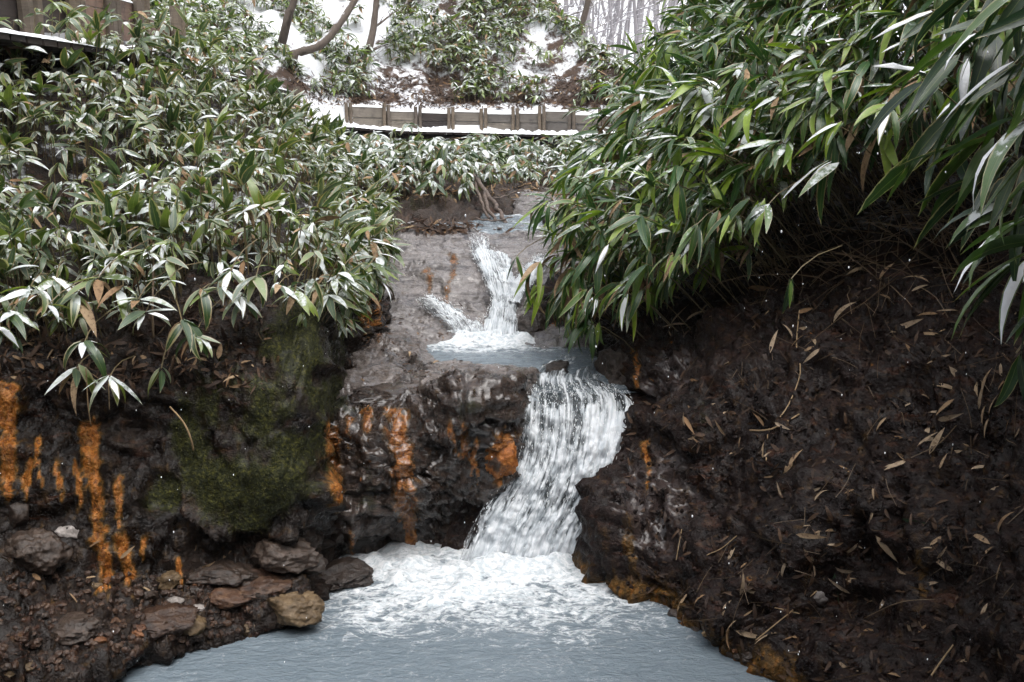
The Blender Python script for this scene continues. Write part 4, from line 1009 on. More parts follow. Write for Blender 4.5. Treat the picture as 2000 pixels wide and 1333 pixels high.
def px_tree(pts, Y, rpx, label, seedv, Yend=None, nb=6, name='bare_tree', group=None, mat='bark', bl=1.0):
    r = np.random.default_rng(seedv)
    c = np.array([P(u, v, Y + (0 if Yend is None else (Yend - Y) * i / (len(pts) - 1))) for i, (u, v) in enumerate(pts)])
    c = catmull(c, [4] * (len(c) - 1)); sc = Y / F
    base = c[0].copy(); root = empty(name, tuple(base)); tag(root, label, 'tree', group)
    c = c - base; c = np.concatenate([[c[0] - [0.12, 0.05, .45]], c])
    MB().tube(c, np.linspace(rpx * sc * 1.25, rpx * sc * .6, len(c)), 9, .06).build('trunk', M[mat], root, smooth_=True)
    mb = MB(); branches(mb, c, rpx * sc * .9, nb, bl, 1, r); mb.build('branches', M[mat], root)
    return root
px_tree([(684, 160), (706, 128), (722, 90), (731, 40), (738, -40), (745, -200)], 17.3, 7.5, 'curved grey trunk rising from the snowy slope above the plank wall', 1, 18.2)
px_tree([(575, 104), (628, 86), (664, 45), (692, 2), (720, -60), (735, -180)], 16.4, 7.5, 'leaning curved trunk crossing the bright snow at upper centre', 2, 17.4)
px_tree([(748, 75), (772, 42), (800, 5), (835, -60), (860, -160)], 18.6, 7.5, 'thin dark trunk leaning over the snow behind the curved trunk', 3, 19.5)
px_tree([(1118, 126), (1133, 62), (1149, 0), (1158, -80), (1165, -200)], 19.6, 6, 'slim trunk standing on the hill crest at the misty gap', 4)
px_tree([(1122, 92), (1100, 45), (1078, -2), (1060, -90)], 20.5, 7, 'dark trunk leaning left on the hill crest', 5, bl=1.2)
px_tree([(565, 24), (572, 10), (580, -30), (590, -90)], 15.5, 6.5, 'short dark trunk base at the top edge among snow', 6)
M['haze_bark'] = bark_material('haze pale bark', (0.12, 0.11, 0.115), (0.36, 0.34, 0.35))  # pale tones paint distance haze onto the far trees
FG = 'bare trees in the misty forest'
r_ = np.random.default_rng(9)
for k in range(26):
    Y = r_.uniform(30, 90); u = r_.uniform(1040, 1330) if k > 5 else [1178, 1205, 1240, 1160, 1278, 1300][k]
    x = (u - 1000) / F * Y * 1.03; g_ = ground(x, Y, 40)
    if g_ is None: continue
    b = np.array(g_[0]); root = empty('bare_tree', tuple(b)); hgt = r_.uniform(6, 11); rad = r_.uniform(.05, .12)
    tag(root, ['slender grey bare tree fading into the mist beyond the hill', 'pale bare tree deep in the misty forest gap'][Y > 42], 'tree', FG)
    mb = MB(); pts, _ = limb(mb, (0, 0, -.2), (r_.normal(0, .1), r_.normal(0, .1), 1), hgt, rad, rad * .4, 10, .05, 7, r_); mb.build('trunk', M['haze_bark'], root, smooth_=True)
    mb = MB(); branches(mb, pts, rad * .8, 9, 2.4, 1, r_); mb.build('branches', M['haze_bark'], root)
def thicket():
    mb = MB(); r = np.random.default_rng(19)
    for k in range(240):
        Y = r.uniform(50, 140); u = r.uniform(1000, 1400); x = (u - 1000) / F * Y * 1.03; g_ = ground(x, Y, 60)
        if g_ is None: continue
        b = np.array(g_[0]); rad = r.uniform(.05, .15)
        pts, _ = limb(mb, b - [0, 0, .2], (r.normal(0, .12), r.normal(0, .1), 1), r.uniform(7, 15), rad * .9, rad * .3, 6, .07, 4, r)
        branches(mb, pts, rad * .8, 7, 2.6, 0, r, 3)
        for _ in range(3): limb(mb, b, r.normal(0, 1, 3) * [1, 1, .2] + [0, 0, .8], r.uniform(1, 3), .03, .01, 4, .2, 3, r)
    tag(mb.build('distant_forest', M['haze_bark']), 'mass of bare trees far in the mist', 'forest', None, 'stuff')
thicket()

# driftwood across the upper stream and debris jam
def px_branch(segs, name, label, mat, cat):
    mb = MB()
    for pts, rp in segs:
        c = np.array([P(u, v, Y) for (u, v, Y) in pts]); c = catmull(c, [4] * (len(c) - 1)); sc = pts[0][2] / F
        c = c + rng.normal(0, .006, c.shape)
        mb.tube(c, np.linspace(rp[0] * sc, rp[1] * sc, len(c)), 7, .12)
    o = mb.build(name, M[mat], smooth_=True); return tag(o, label, cat)
px_branch([([(905, 312, 10.6), (922, 338, 10.3), (938, 362, 10.0), (962, 392, 9.6), (975, 412, 9.3), (988, 438, 9.0)], (5, 3.5)),
           ([(925, 345, 10.25), (932, 372, 9.9), (942, 402, 9.5), (955, 428, 9.2)], (3.5, 2.5)),
           ([(960, 388, 9.65), (985, 384, 9.7), (1010, 372, 9.8)], (2.2, 1)),
           ([(930, 342, 10.2), (950, 325, 10.3), (968, 312, 10.4)], (1.2, .6)),
           ([(948, 378, 9.8), (952, 405, 9.4), (968, 432, 9.1)], (4, 3)),
           ([(930, 425, 9.1), (960, 432, 9.0), (1000, 425, 9.1)], (2, 1.2))], 'driftwood_branch', 'forked grey driftwood branch leaning over the upper stream', 'driftwood', 'branch')

# ------------------------------------------------------------------ dwarf bamboo (sasa)
def leaf_template(droop, fold, twist, wid, n=7, seedv=0):
    """blade along +X, unit length, V-folded, bending down; rows x 3"""
    t = np.linspace(0, 1, n); 
    wprof = wid * (np.sin(np.pi * np.clip(t, 0.0, 1) ** 0.72) ** 0.8) * (1 - 0.15 * t); wprof[0] = 0.004; wprof[-1] = 0.001
    ang = -droop * t ** 1.3
    x = np.concatenate([[0], np.cumsum(np.cos((ang[1:] + ang[:-1]) / 2) / (n - 1))]); z = np.concatenate([[0], np.cumsum(np.sin((ang[1:] + ang[:-1]) / 2) / (n - 1))])
    v = []; uv = []
    for i in range(n):
        tw = twist * t[i]
        for j, s in enumerate((-1, 0, 1)):
            yy = s * wprof[i] * .5; zz = abs(s) * wprof[i] * .5 * fold
            y2 = yy * math.cos(tw) - zz * math.sin(tw); z2 = yy * math.sin(tw) + zz * math.cos(tw)
            v.append((x[i] - math.sin(ang[i]) * z2, y2, z[i] + math.cos(ang[i]) * z2)); uv.append((j * .5, t[i]))
    return np.array(v), np.array(uv)
TPL = [leaf_template(d, f, tw, w_) for d, f, tw, w_ in
       [(.25, .15, .1, .25), (.6, .2, -.3, .26), (.9, .12, .3, .24), (1.3, .25, -.1, .25), (.1, .3, .4, .22), (.45, .35, -.5, .27), (1.0, .1, .6, .21), (.7, .1, 0, .28)]]
TPL_F = grid_faces(7, 3)
NARROW = [leaf_template(d, f, tw, w_) for d, f, tw, w_ in [(.3, .3, .2, .165), (.7, .3, -.3, .185), (1.0, .25, .3, .17), (.15, .5, -.5, .16), (.5, .2, .1, .20), (1.25, .3, .1, .18)]]
TPLS = TPL + NARROW
def cross3(a, b): return np.array([a[1] * b[2] - a[2] * b[1], a[2] * b[0] - a[0] * b[2], a[0] * b[1] - a[1] * b[0]])
def rot_from(d, upv, roll):
    d = d / math.sqrt(d @ d); y = cross3(upv, d); ny = math.sqrt(y @ y)
    y = y / ny if ny > 1e-3 else np.array([0, 1.0, 0]); z = cross3(d, y)
    c, s = math.cos(roll), math.sin(roll)
    return np.array([d, y * c + z * s, -y * s + z * c]).T
class Fan: pass
def make_fan(p, heading, r, n, length, spread, pitch, pj, roll=.35, narrow=False, dead=0.05, tilt=None, gap=0.0):
    """leaves radiating from the tip of one stem: list of (matrix3, position, length, template, rnd, dead)"""
    f = Fan(); f.p = np.asarray(p, float); f.leaves = []; f.heading = np.asarray(heading, float)
    h = np.array([heading[0], heading[1], 0.0]); h /= np.linalg.norm(h) + 1e-9
    lo, hi = (8, 14) if narrow else (0, 8)
    fr = r.random()
    for k in range(n):
        a = (k / max(n - 1, 1) - .5) * 2 * spread + r.normal(0, .18)
        c, s = math.cos(a), math.sin(a)
        hd = np.array([h[0] * c - h[1] * s, h[0] * s + h[1] * c, 0])
        pt = pitch + r.normal(0, pj) - 0.15 * abs(a)
        d = hd * math.cos(pt) + np.array([0, 0, math.sin(pt)])
        m = rot_from(d, UPV if abs(d[2]) < .96 else np.array([h[0], h[1], .2]), r.normal(0, roll))
        ll = length * r.uniform(.65, 1.15) * (1 - .25 * (abs(a) > 1.2))
        f.leaves.append((m, f.p - h * gap * k + r.normal(0, .006, 3), ll, int(r.integers(lo, hi)), (fr * .6 + r.random() * .4) if r.random() < .8 else r.random(), r.random() < dead))
    return f
def fan_mass(name, fans, leafmat, deadmat, label, stems=True, cat='bamboo'):
    V = []; Fc = []; UVs = []; RN = []; MI = []; k = 0
    bt = {}
    for f in fans:
        for L_ in f.leaves: bt.setdefault((L_[3], bool(L_[5])), []).append(L_)
    base = 0
    for (ti, de), ls in bt.items():
        tv, tuv = TPLS[ti]; n = len(ls)
        Ms = np.stack([l[0] for l in ls]); ps = np.stack([l[1] for l in ls]); ln = np.array([l[2] for l in ls]); rn = np.array([l[4] for l in ls])
        v = np.einsum('nij,kj->nki', Ms, tv) * ln[:, None, None] + ps[:, None]
        V.append(v.reshape(-1, 3)); UVs.append(np.tile(tuv, (n, 1))); RN.append(np.repeat(rn, len(tv)))
        fc = TPL_F[None] + (np.arange(n) * len(tv))[:, None, None] + base
        Fc.append(fc.reshape(-1, 4)); MI.append(np.full(n * len(TPL_F), 1 if de else 0)); base += n * len(tv)
    me = mesh_np(name, np.concatenate(V), np.concatenate(Fc), [leafmat, deadmat], True, np.concatenate(UVs), {'rnd': np.concatenate(RN)}, np.concatenate(MI))
    o = tag(obj(name, me), label, cat, None, 'stuff')
    if stems:
        mb = MB()
        for f in fans:
            if getattr(f, 'root', None) is not None: mb.tube(stem_pts(f), .0028, 3)
        if mb.n: mb.build('stems', M['stem'], o)
    return o
def stem_pts(f):
    a, b = np.asarray(f.root), f.p
    m = (a + b) * .5 + np.array([0, 0, .25 * np.linalg.norm(b - a)]) * .6
    return np.array([a, a * .25 + m * .5 + b * .25 + 0 * a, b * .6 + m * .4, b])
_leaf_me = {}
def leaf_mesh(ti, mat):
    k = (ti, mat.name)
    if k not in _leaf_me:
        tv, tuv = TPLS[ti]; _leaf_me[k] = mesh_np('leaf', tv, TPL_F, [mat], True, tuv)
    return _leaf_me[k]
_snow_me = {}
PLANTS = []
def snow_on_leaf(ti):
    if ti not in _snow_me:
        tv, _ = TPLS[ti]; v = tv.reshape(7, 3, 3); out = []
        r = np.random.default_rng(ti)
        for i in range(7):
            t_ = i / 6; a, b, c = v[i]
            wv = .9 * max(0.0, math.sin(math.pi * min(1, max(0, (t_ - .02) / .9)))) ** .35 * r.uniform(.75, 1)
            hgt = .055 * wv * r.uniform(.6, 1.3)
            for x in (-1, -.6, 0, .6, 1):
                e = b + (c - b) * x if x >= 0 else b + (a - b) * -x
                e = b + (e - b) * wv
                out.append(e + np.array([0, 0, .004 + hgt * (1 - x * x)]))
        _snow_me[ti] = mesh_np('snow', np.array(out), grid_faces(7, 5), [M['snow']], True)
    return _snow_me[ti]
rs_ = np.random.default_rng(606)
def fan_plant(f, leafmat, deadmat, label, group, snowp=0.0):
    root = f.root if getattr(f, 'root', None) is not None else f.p - UPV * .15
    e = empty('bamboo_plant', tuple(root)); tag(e, label, 'bamboo', group); rt_ = np.asarray(root); PLANTS.append((float(proj(f.p)[0]), e))
    MB().tube(stem_pts(f) - rt_ if getattr(f, 'root', None) is not None else np.array([rt_, f.p]) - rt_, .003, 4).build('stem', M['stem'], e)
    for (m, p, ln, ti, rn, de) in f.leaves:
        o = bpy.data.objects.new('leaf', leaf_mesh(ti, deadmat if de else leafmat)); COL.objects.link(o); o.parent = e
        mm = Matrix([list(m[i] * ln) + [p[i] - rt_[i]] for i in range(3)] + [[0, 0, 0, 1]]); o.matrix_basis = mm
        if m[2, 2] > .7 and rs_.random() < snowp:
            sn_ = bpy.data.objects.new('snow', snow_on_leaf(ti)); COL.objects.link(sn_); sn_.parent = o
def split_fans(fans, n, score):
    fs = sorted(fans, key=score); return fs[:n], fs[n:]
def px_size(f):
    u, v = proj(f.p)
    off = 0 if -40 < u < 2040 and -40 < v < 1300 else 50
    return np.linalg.norm(f.p - np.array([0, 0, CAM_H])) + off - getattr(f, 'out', 0) * 6

NUMW = {2: 'two', 3: 'three', 4: 'four', 5: 'five', 6: 'six', 7: 'seven', 8: 'eight'}
def where(u, v):
    rows_ = ['at the top edge', 'just below the top edge', 'a tenth of the way down', 'a sixth of the way down', 'a quarter down', 'nearly a third down', 'over a third down', 'above mid height', 'at mid height']
    return rows_[int(np.clip(v / 75, 0, 8))]
LM = [(90, 'at the photo edge'), (200, 'above the long orange crust'), (320, 'above the small pale stones'), (440, 'left of the mossy bulge'), (560, 'over the moss'), (680, 'over the ochre boulder'), (9999, 'beside the cascade')]
RM = [(1060, 'by the cascade'), (1130, 'over the upper pool'), (1210, 'over the waterfall lip'), (1300, 'over the lip boulder'), (1400, 'at the hollow edge'), (1520, 'over the hollow'), (1640, 'behind the drooping sprig'), (1760, 'left of the near spray'), (1880, 'behind the near spray'), (9999, 'in the corner')]
def fan_words(f):
    n_ = len(f.leaves); d_ = sum(1 for l in f.leaves if l[5])
    up_ = np.mean([l[0][2, 0] for l in f.leaves])
    return NUMW.get(n_, 'many') + ' leaf' + (' upright' if up_ > .35 else ' drooping' if up_ < -.5 else ''), (' with a dry leaf' if d_ else '')

# left slope: plants rooted on the bank surface rows 3.9 .. 7
rl = np.random.default_rng(101)
def sample_patch(g, rw, cw, rr, cc, n, r, dens=None):
    m = np.argwhere((rw >= rr[0]) & (rw <= rr[1]) & (cw >= cc[0]) & (cw <= cc[1]))
    a = np.linalg.norm(np.cross(np.gradient(g, axis=0), np.gradient(g, axis=1)), axis=2)
    wgt = a[m[:, 0], m[:, 1]]
    if dens is not None: wgt = wgt * dens(g[m[:, 0], m[:, 1]])
    return m[r.choice(len(m), n, p=wgt / wgt.sum())]
fansL = []
near_w = lambda p: 1.0 / np.maximum(p[:, 1], 3.0) ** 1.6
bare = lambda p: 0.35 + smooth(-.35, .0, fbm(p * 1.4 + 5.0, 2))
for (i, j) in sample_patch(gA2, rA, cA, (3.95, 6.9), (1.6, 10), 3300, rl, lambda p: near_w(p) * bare(p)):
    p = gA2[i, j]; n = nA[i, j]
    out = rl.uniform(.04, .28) * (1 - .45 * smooth(9, 13, p[1])); q = p + (n * .6 + UPV * .6) * out
    head = n[:2] * 1.2 + rl.normal(0, .55, 2) + np.array([.15, -.3])
    if rl.random() < .10: f = make_fan(q + UPV * .08, head, rl, 4, .20, .9, .95, .25, .5, dead=0)
    else: f = make_fan(q, head, rl, int(rl.integers(4, 8)), rl.uniform(.075, .155), 1.6, rl.uniform(-.65, .22), .28, .45, dead=.07)
    f.root = p - n * .02; f.out = out; fansL.append(f)
for (i, j) in sample_patch(gA2, rA, cA, (5.7, 7.0), (1.6, 4.2), 190, rl):
    p = gA2[i, j]; n = nA[i, j]; q = p + (n * .5 + UPV * .7) * rl.uniform(.08, .3)
    f = make_fan(q, n[:2] + rl.normal(0, .6, 2) + np.array([.2, -.3]), rl, int(rl.integers(4, 8)), rl.uniform(.13, .2), 1.6, rl.uniform(-.5, .3), .28, .45, dead=.06); f.root = p; f.out = .1; fansL.append(f)
# hem hanging over the wall
HEM = [(60, 560, 4.3), (20, 610, 4.1), (95, 595, 4.25), (150, 575, 4.35), (165, 668, 4.2), (215, 735, 4.15), (150, 720, 4.25), (270, 585, 4.3), (285, 610, 4.25), (355, 625, 4.25), (380, 655, 4.25),
       (315, 720, 4.3), (395, 565, 4.35), (430, 560, 4.4), (470, 580, 4.45), (500, 540, 4.5), (545, 555, 4.5), (330, 545, 4.4), (610, 545, 4.7), (640, 575, 4.75), (655, 545, 4.8), (700, 520, 5.2), (725, 515, 5.6),
       (740, 500, 6.1), (750, 525, 6.3), (725, 470, 6.4), (735, 545, 6.2), (700, 560, 5.3), (575, 570, 4.55), (0, 640, 4.15), (240, 560, 4.35), (450, 530, 4.5), (680, 480, 5.6), (715, 450, 6.2), (190, 545, 4.4), (110, 545, 4.4)]
hemf = []
for (u, v, Y) in HEM:
    p = P(u, v, Y); f = make_fan(p, np.array([.15, -1]) + rl.normal(0, .4, 2), rl, int(rl.integers(5, 8)), rl.uniform(.15, .21), 1.6, rl.uniform(-.55, -.05), .22, .3, dead=.10)
    f.root = p + np.array([rl.normal(0, .08), .30, rl.uniform(-.05, .15)]); f.out = .9; hemf.append(f)
inl, rest = split_fans(fansL, 86, px_size)
for f in hemf:
    u, v = proj(f.p)
    a_, b_ = fan_words(f); lb = 'hanging ' + a_ + ' bamboo on the left thicket hem ' + side(u, LM)
    fan_plant(f, M['leaf_left'], M['dead'], lb, 'bamboo along the hem of the left thicket', .06)
for f in inl:
    u, v = proj(f.p)
    a_, b_ = fan_words(f); lb = a_ + ' left bamboo ' + where(u, v) + ' ' + side(u, LM)
    fan_plant(f, M['leaf_left'], M['dead'], lb, 'bamboo plants of the left slope', .12)
fan_mass('left_bamboo_thicket', rest, M['leaf_left'], M['dead'], 'snow dusted bamboo thicket covering the left slope')

# far bank and hillside bamboo
fansE = []
for (i, j) in sample_patch(gE2, rE, cE, (2.6, 5.6), (0.5, 9.5), 900, rl, lambda p: .3 + smooth(-.3, .2, fbm(p * 1.1, 2))):
    p = gE2[i, j]; q = p + UPV * rl.uniform(.08, .30) * (1 - .5 * smooth(5, 6.5, rE[i, j])) + nE[i, j] * .08
    f = make_fan(q, np.array([0, -1]) + rl.normal(0, .6, 2), rl, int(rl.integers(4, 8)), rl.uniform(.15, .25), 1.6, rl.uniform(-.5, .25), .25, dead=.06); f.root = p; fansE.append(f)
for (i, j) in sample_patch(gE2, rE, cE, (1.5, 3.2), (0.3, 9.5), 330, rl, lambda p: np.where(p[:, 0] < -.45, 1.0, .35)):
    p = gE2[i, j]; f = make_fan(p + UPV * rl.uniform(.05, .2) + nE[i, j] * .08, np.array([0, -1]) + rl.normal(0, .6, 2), rl, int(rl.integers(4, 8)), rl.uniform(.10, .18), 1.6, rl.uniform(-.8, .1), .25, dead=.12); f.root = p; fansE.append(f)
fan_mass('far_bank_bamboo', fansE, M['leaf_far'], M['dead'], 'bamboo growing on the far bank below the boardwalk')
fansH = []
cx, cy = rl.uniform(-8.5, 2.4, 30000), rl.uniform(7, 23, 30000); cd, _ = path_dist(cx, cy)
cn = fbm(np.stack([cx * .8, cy * .8, cx * 0 + 7.7], -1), 3); near_p = cd < 1.6
keep = (cd > .75) & (cd < 7) & (cn > np.where(near_p, .0, -.06) - np.where((cx > -2.2) & ~near_p, .45, 0))
cz = hill_z(cx, cy); hu, hv = proj(np.stack([cx, cy, cz], -1)); keep &= (hu > 180) & (hu < 1230) & (hv > -60)
for i in np.argwhere(keep)[:4800, 0]:
    p = np.array([cx[i], cy[i], cz[i]])
    f = make_fan(p + UPV * rl.uniform(.05, .35), rl.normal(0, 1, 2) + [.3, -.8], rl, int(rl.integers(4, 8)), rl.uniform(.13, .24), 1.7, rl.uniform(-.5, .4), .35, dead=.08); f.root = p; fansH.append(f)
fan_mass('hillside_bamboo', fansH, M['leaf_far'], M['dead'], 'patches of bamboo standing in the snow on the hillside')

# right thicket: an arching canopy over the right bank
S_net = np.array([
    [P(1095, 600, 6.3), P(1060, 480, 6.5), P(1120, 370, 7.0), P(1185, 260, 7.6), P(1265, 140, 8.2), P(1345, 20, 8.8), P(1420, -80, 9.4)],
    [P(1190, 595, 5.7), P(1150, 470, 5.7), P(1200, 340, 6.2), P(1275, 200, 6.8), P(1345, 60, 7.5), P(1400, -60, 8.1), P(1460, -150, 8.8)],
    [P(1300, 535, 5.2), P(1290, 430, 5.2), P(1330, 300, 5.6), P(1390, 150, 6.1), P(1430, 10, 6.7), P(1460, -120, 7.2), P(1520, -220, 8)],
    [P(1420, 420, 5.0), P(1430, 340, 5.0), P(1460, 230, 5.2), P(1500, 100, 5.6), P(1540, -40, 6.1), P(1570, -170, 6.6), P(1620, -270, 7.2)],
    [P(1590, 270, 4.9), P(1600, 220, 4.9), P(1620, 140, 5.0), P(1650, 40, 5.3), P(1680, -80, 5.7), P(1700, -200, 6), P(1760, -320, 6.5)],
    [P(1770, 230, 4.6), P(1780, 170, 4.6), P(1800, 90, 4.7), P(1830, -10, 4.9), P(1860, -130, 5.2), P(1900, -250, 5.5), P(1960, -380, 6)],
    [P(2000, 200, 4.2), P(2010, 120, 4.2), P(2030, 30, 4.3), P(2060, -80, 4.5), P(2100, -200, 4.8), P(2150, -320, 5.1), P(2250, -450, 5.5)],
    [P(2350, 200, 3.2), P(2360, 100, 3.2), P(2380, 0, 3.3), P(2420, -120, 3.5), P(2480, -260, 3.8), P(2550, -400, 4.1), P(2700, -550, 4.5)],
])
over = []  # unseen canopy carried toward the viewer, added to shade the near bank
for (i0, x0, y0) in ((0, 1.45, 2.6), (1, 1.5, 1.6), (2, 1.6, .4), (3, 1.8, -1.0)):
    over.append([(x0, y0, 2.75), (x0 - .05, y0, 3.0), (x0 + .1, y0, 3.35), (x0 + .5, y0 + .05, 3.7), (x0 + 1.0, y0 + .1, 4.0), (x0 + 1.6, y0 + .2, 4.2), (x0 + 2.4, y0 + .2, 4.4)])
S_net = np.concatenate([S_net, np.array(over)])
gS, rS, cS = patch(S_net, 0.03, 40); nS = toward(grid_normals(gS), gS, (0, 2.0, 3.5))
rr_ = np.random.default_rng(202); fansR = []
for (i, j) in np.concatenate([sample_patch(gS, rS, cS, (0, 6), (0, 7), 1900, rr_, near_w), sample_patch(gS, rS, cS, (0, 6), (7, 11), 700, rr_)]):
    p = gS[i, j]; n = nS[i, j]; out = rr_.normal(-.04, .12)
    low = rS[i, j] < 1.2
    q = p + n * out + rr_.normal(0, .05, 3)
    head = np.array([-1.0, -.35]) + rr_.normal(0, .45, 2)
    if rr_.random() < .12: f = make_fan(q, head, rr_, 4, .20, .8, .7, .3, .5, True, 0.0)
    else: f = make_fan(q, head, rr_, int(rr_.integers(4, 8)), rr_.uniform(.17, .27), 1.1, rr_.uniform(-1.0, -.35) if low else rr_.uniform(-.75, .15), .22, .4, True, .12 if low else .05, gap=.012)
    back = np.array([.55, .35, -.45]) * rr_.uniform(.6, 1.0)
    f.root = q + back; f.out = out; fansR.append(f)
inr, rest = split_fans(fansR, 105, px_size)
for f in inr:
    u, v = proj(f.p)
    a_, b_ = fan_words(f); lb = a_ + ' right bamboo ' + where(u, v) + ' ' + side(u, RM)
    fan_plant(f, M['leaf_right'], M['dead'], lb, 'bamboo plants of the right thicket', .10)
fan_mass('right_bamboo_thicket', rest, M['leaf_right'], M['dead'], 'tall arching bamboo thicket over the right bank')
# inner shaded culms and leaves that fill the thicket, denser overhead to block sky light
fill = []
for (i, j) in np.concatenate([sample_patch(gS, rS, cS, (0.3, 6), (0, 7), 800, rr_), sample_patch(gS, rS, cS, (0.3, 6), (7, 11), 700, rr_)]):
    p = gS[i, j] - nS[i, j] * rr_.uniform(.2, .55)
    f = make_fan(p, np.array([-1, -.4]) + rr_.normal(0, .8, 2), rr_, 5, .22, 1.4, rr_.uniform(-.8, .2), .3, .5, True, .15); f.root = p + np.array([.3, .25, -.4]); fill.append(f)
fan_mass('inner_bamboo_thicket', fill, M['leaf_right'], M['dead'], 'shaded inner leaves of the right thicket')

# near spray at the right edge
NEAR = [(1960, 30, 2.6), (1900, 60, 2.7), (1850, 110, 2.9), (1985, 120, 2.5), (1930, 170, 2.6), (1870, 210, 2.8), (1990, 230, 2.4), (1900, 270, 2.7), (1840, 280, 2.9), (1960, 300, 2.5), (2020, 340, 2.3), (1910, 350, 2.7),
        (2010, 420, 2.35), (1960, 400, 2.5), (2040, 480, 2.3), (1990, 500, 2.5), (2060, 250, 2.3), (2080, 120, 2.3), (1820, 20, 3.0), (1880, -20, 2.8), (1990, -40, 2.5), (2080, 0, 2.4), (2070, 560, 2.4), (1800, 160, 3.2), (2040, 60, 2.4)]
rn_ = np.random.default_rng(303)
for k, (u, v, Y) in enumerate(NEAR):
    p = P(u, v, Y)
    f = make_fan(p, np.array([-1.0, -.15]) + rn_.normal(0, .35, 2), rn_, int(rn_.integers(4, 7)), rn_.uniform(.21, .30), 1.0, rn_.uniform(-.95, -.25), .25, .5, True, .0, gap=.015)
    f.root = p + np.array([.35, .12, -.25]) * rn_.uniform(.7, 1.1)
    a_, b_ = fan_words(f); lb = 'large ' + a_ + ' bamboo ' + where(u, v) + (' at the right edge' if u > 2000 else ' by the right edge' if u > 1940 else ' inside the near spray' if u > 1870 else ' bordering the hollow')
    fan_plant(f, M['leaf_near'], M['dead'], lb, 'near bamboo spray at the right edge', .22)
for (u, v, Y, n_, hd, pt, ln, lb) in [(1545, 545, 4.4, 3, (-.1, -1), -1.2, .17, 'single drooping bamboo sprig with cream edged leaves in front of the bank'), (1985, 690, 2.6, 2, (-.3, -.6), -1.2, .2, 'dark green bamboo leaves hanging at the right photo edge'),
                                      (1500, 400, 4.7, 5, (-.8, -.5), -.3, .2, 'bright green bamboo sprig inside the dark hollow'), (1360, 440, 4.9, 6, (-.7, -.7), -.8, .23, 'cream edged bamboo fan hanging at the hollow'),
                                      (1230, 590, 5.3, 6, (-.6, -.8), -.9, .19, 'dark green bamboo fan hanging over the stream'), (1010, 500, 6.0, 3, (0, -1), -1.0, .16, 'small bamboo tip hanging before the cascade')]:
    p = P(u, v, Y); f = make_fan(p, hd, rn_, n_, ln, .9, pt, .15, .3, True, 0); f.root = p + np.array([.3, .25, .12]); fan_plant(f, M['leaf_near'], M['dead'], lb, None)

twins = {}
for u_, e_ in PLANTS: twins.setdefault(e_['label'], []).append((u_, e_))
for lb_, ls_ in twins.items():
    if not 1 < len(ls_) < 6: continue
    words_ = {2: ['left one', 'right one'], 3: ['left one', 'middle one', 'right one']}.get(len(ls_), ['first from left', 'second from left', 'third from left', 'fourth from left', 'fifth from left'])
    for (u_, e_), w_ in zip(sorted(ls_, key=lambda q: q[0]), words_):
        if len((lb_ + ' ' + w_).split()) <= 16: e_['label'] = lb_ + ', ' + w_

# dry culms standing in the dark hollow
def culms():
    mb = MB(); r = np.random.default_rng(404)
    for k in range(420):
        u, v = r.uniform(1330, 1980), r.uniform(250, 560); h_ = hit(u, v)
        if h_ is None: continue
        p = np.array(h_[0]); d = np.array([-.5, -.35, .5]) + r.normal(0, .5, 3)
        limb(mb, p - d * .05, d, r.uniform(.25, .7), .0035, .0015, 5, .12, 3, r, -.05)
    tag(mb.build('dry_culms', M['twig']), 'tangle of dry bamboo culms in the dark hollow', 'culms', None, 'stuff')
culms()

# ------------------------------------------------------------------ fallen leaves, stalks and litter
def on_bank(u, v, r, lift=.008):
    h_ = hit(u, v)
    if h_ is None: return None
    return np.array(h_[0]) + np.array(h_[1]) * lift, np.array(h_[1])
def lay_leaf(u, v, px, ang, mat, r, label, group, name='fallen_leaf', tw=None, narrow=True):
    q = on_bank(u, v, r)
    if q is None: return
    p, n = q; sc = p[1] * 1.03 / F
    d = np.array([math.cos(ang), 0.0, -math.sin(ang)]); d = d - n * (d @ n) + n * r.normal(0, .12); 
    m = rot_from(d, n, r.normal(0, .35)); ti = int(r.integers(8, 14) if narrow else r.integers(0, 8))
    o = bpy.data.objects.new(name, leaf_mesh(ti, mat)); COL.objects.link(o); ln = px * sc
    o.matrix_basis = Matrix([list(m[i] * ln) + [p[i]] for i in range(3)] + [[0, 0, 0, 1]])
    return tag(o, label, 'leaf', group)
rf = np.random.default_rng(505)
for (u, v, px, a, mt, lb) in [(1712, 1045, 66, .55, 'drytan', 'broad pale dry leaf lying flat on the right bank'), (1758, 1055, 66, -.35, 'drytan', 'tan dry leaf overlapping the broad pale leaf'),
                              (1765, 1012, 60, -.1, 'leaf_near', 'green fallen leaf above the broad pale leaf'), (1437, 1230, 62, .05, 'drytan', 'pale narrow leaf at the foot of the right bank'),
                              (1505, 690, 50, -1.5, 'drytan', 'upright tan leaf stuck on the bank under the sprig'), (1415, 715, 70, -.25, 'drytan', 'tan leaf pointing at the upright leaf'),
                              (1632, 1120, 66, 1.2, 'leaf_near', 'grey green leaf standing upright among litter'), (1915, 800, 60, -1.3, 'drytan', 'long tan leaf hanging high on the right bank'),
                              (1720, 1190, 60, -1.1, 'drytan', 'pale slim leaf beside the grey green leaf'), (1630, 630, 62, -.6, 'drytan', 'brown leaf slanting high on the bank under the hollow'),
                              (1740, 650, 70, -.3, 'drytan', 'tan leaf below the near spray'), (1655, 540, 70, -.6, 'drytan', 'long brown leaf at the top of the litter'),
                              (1445, 1160, 55, -1.4, 'drytan', 'curled tan leaf low on the bank near the water'), (1895, 920, 70, -.8, 'drytan', 'ragged tan leaf clump high at the bank edge')]:
    lay_leaf(u, v, px, a, M[mt], rf, lb, None)
cnt = 0
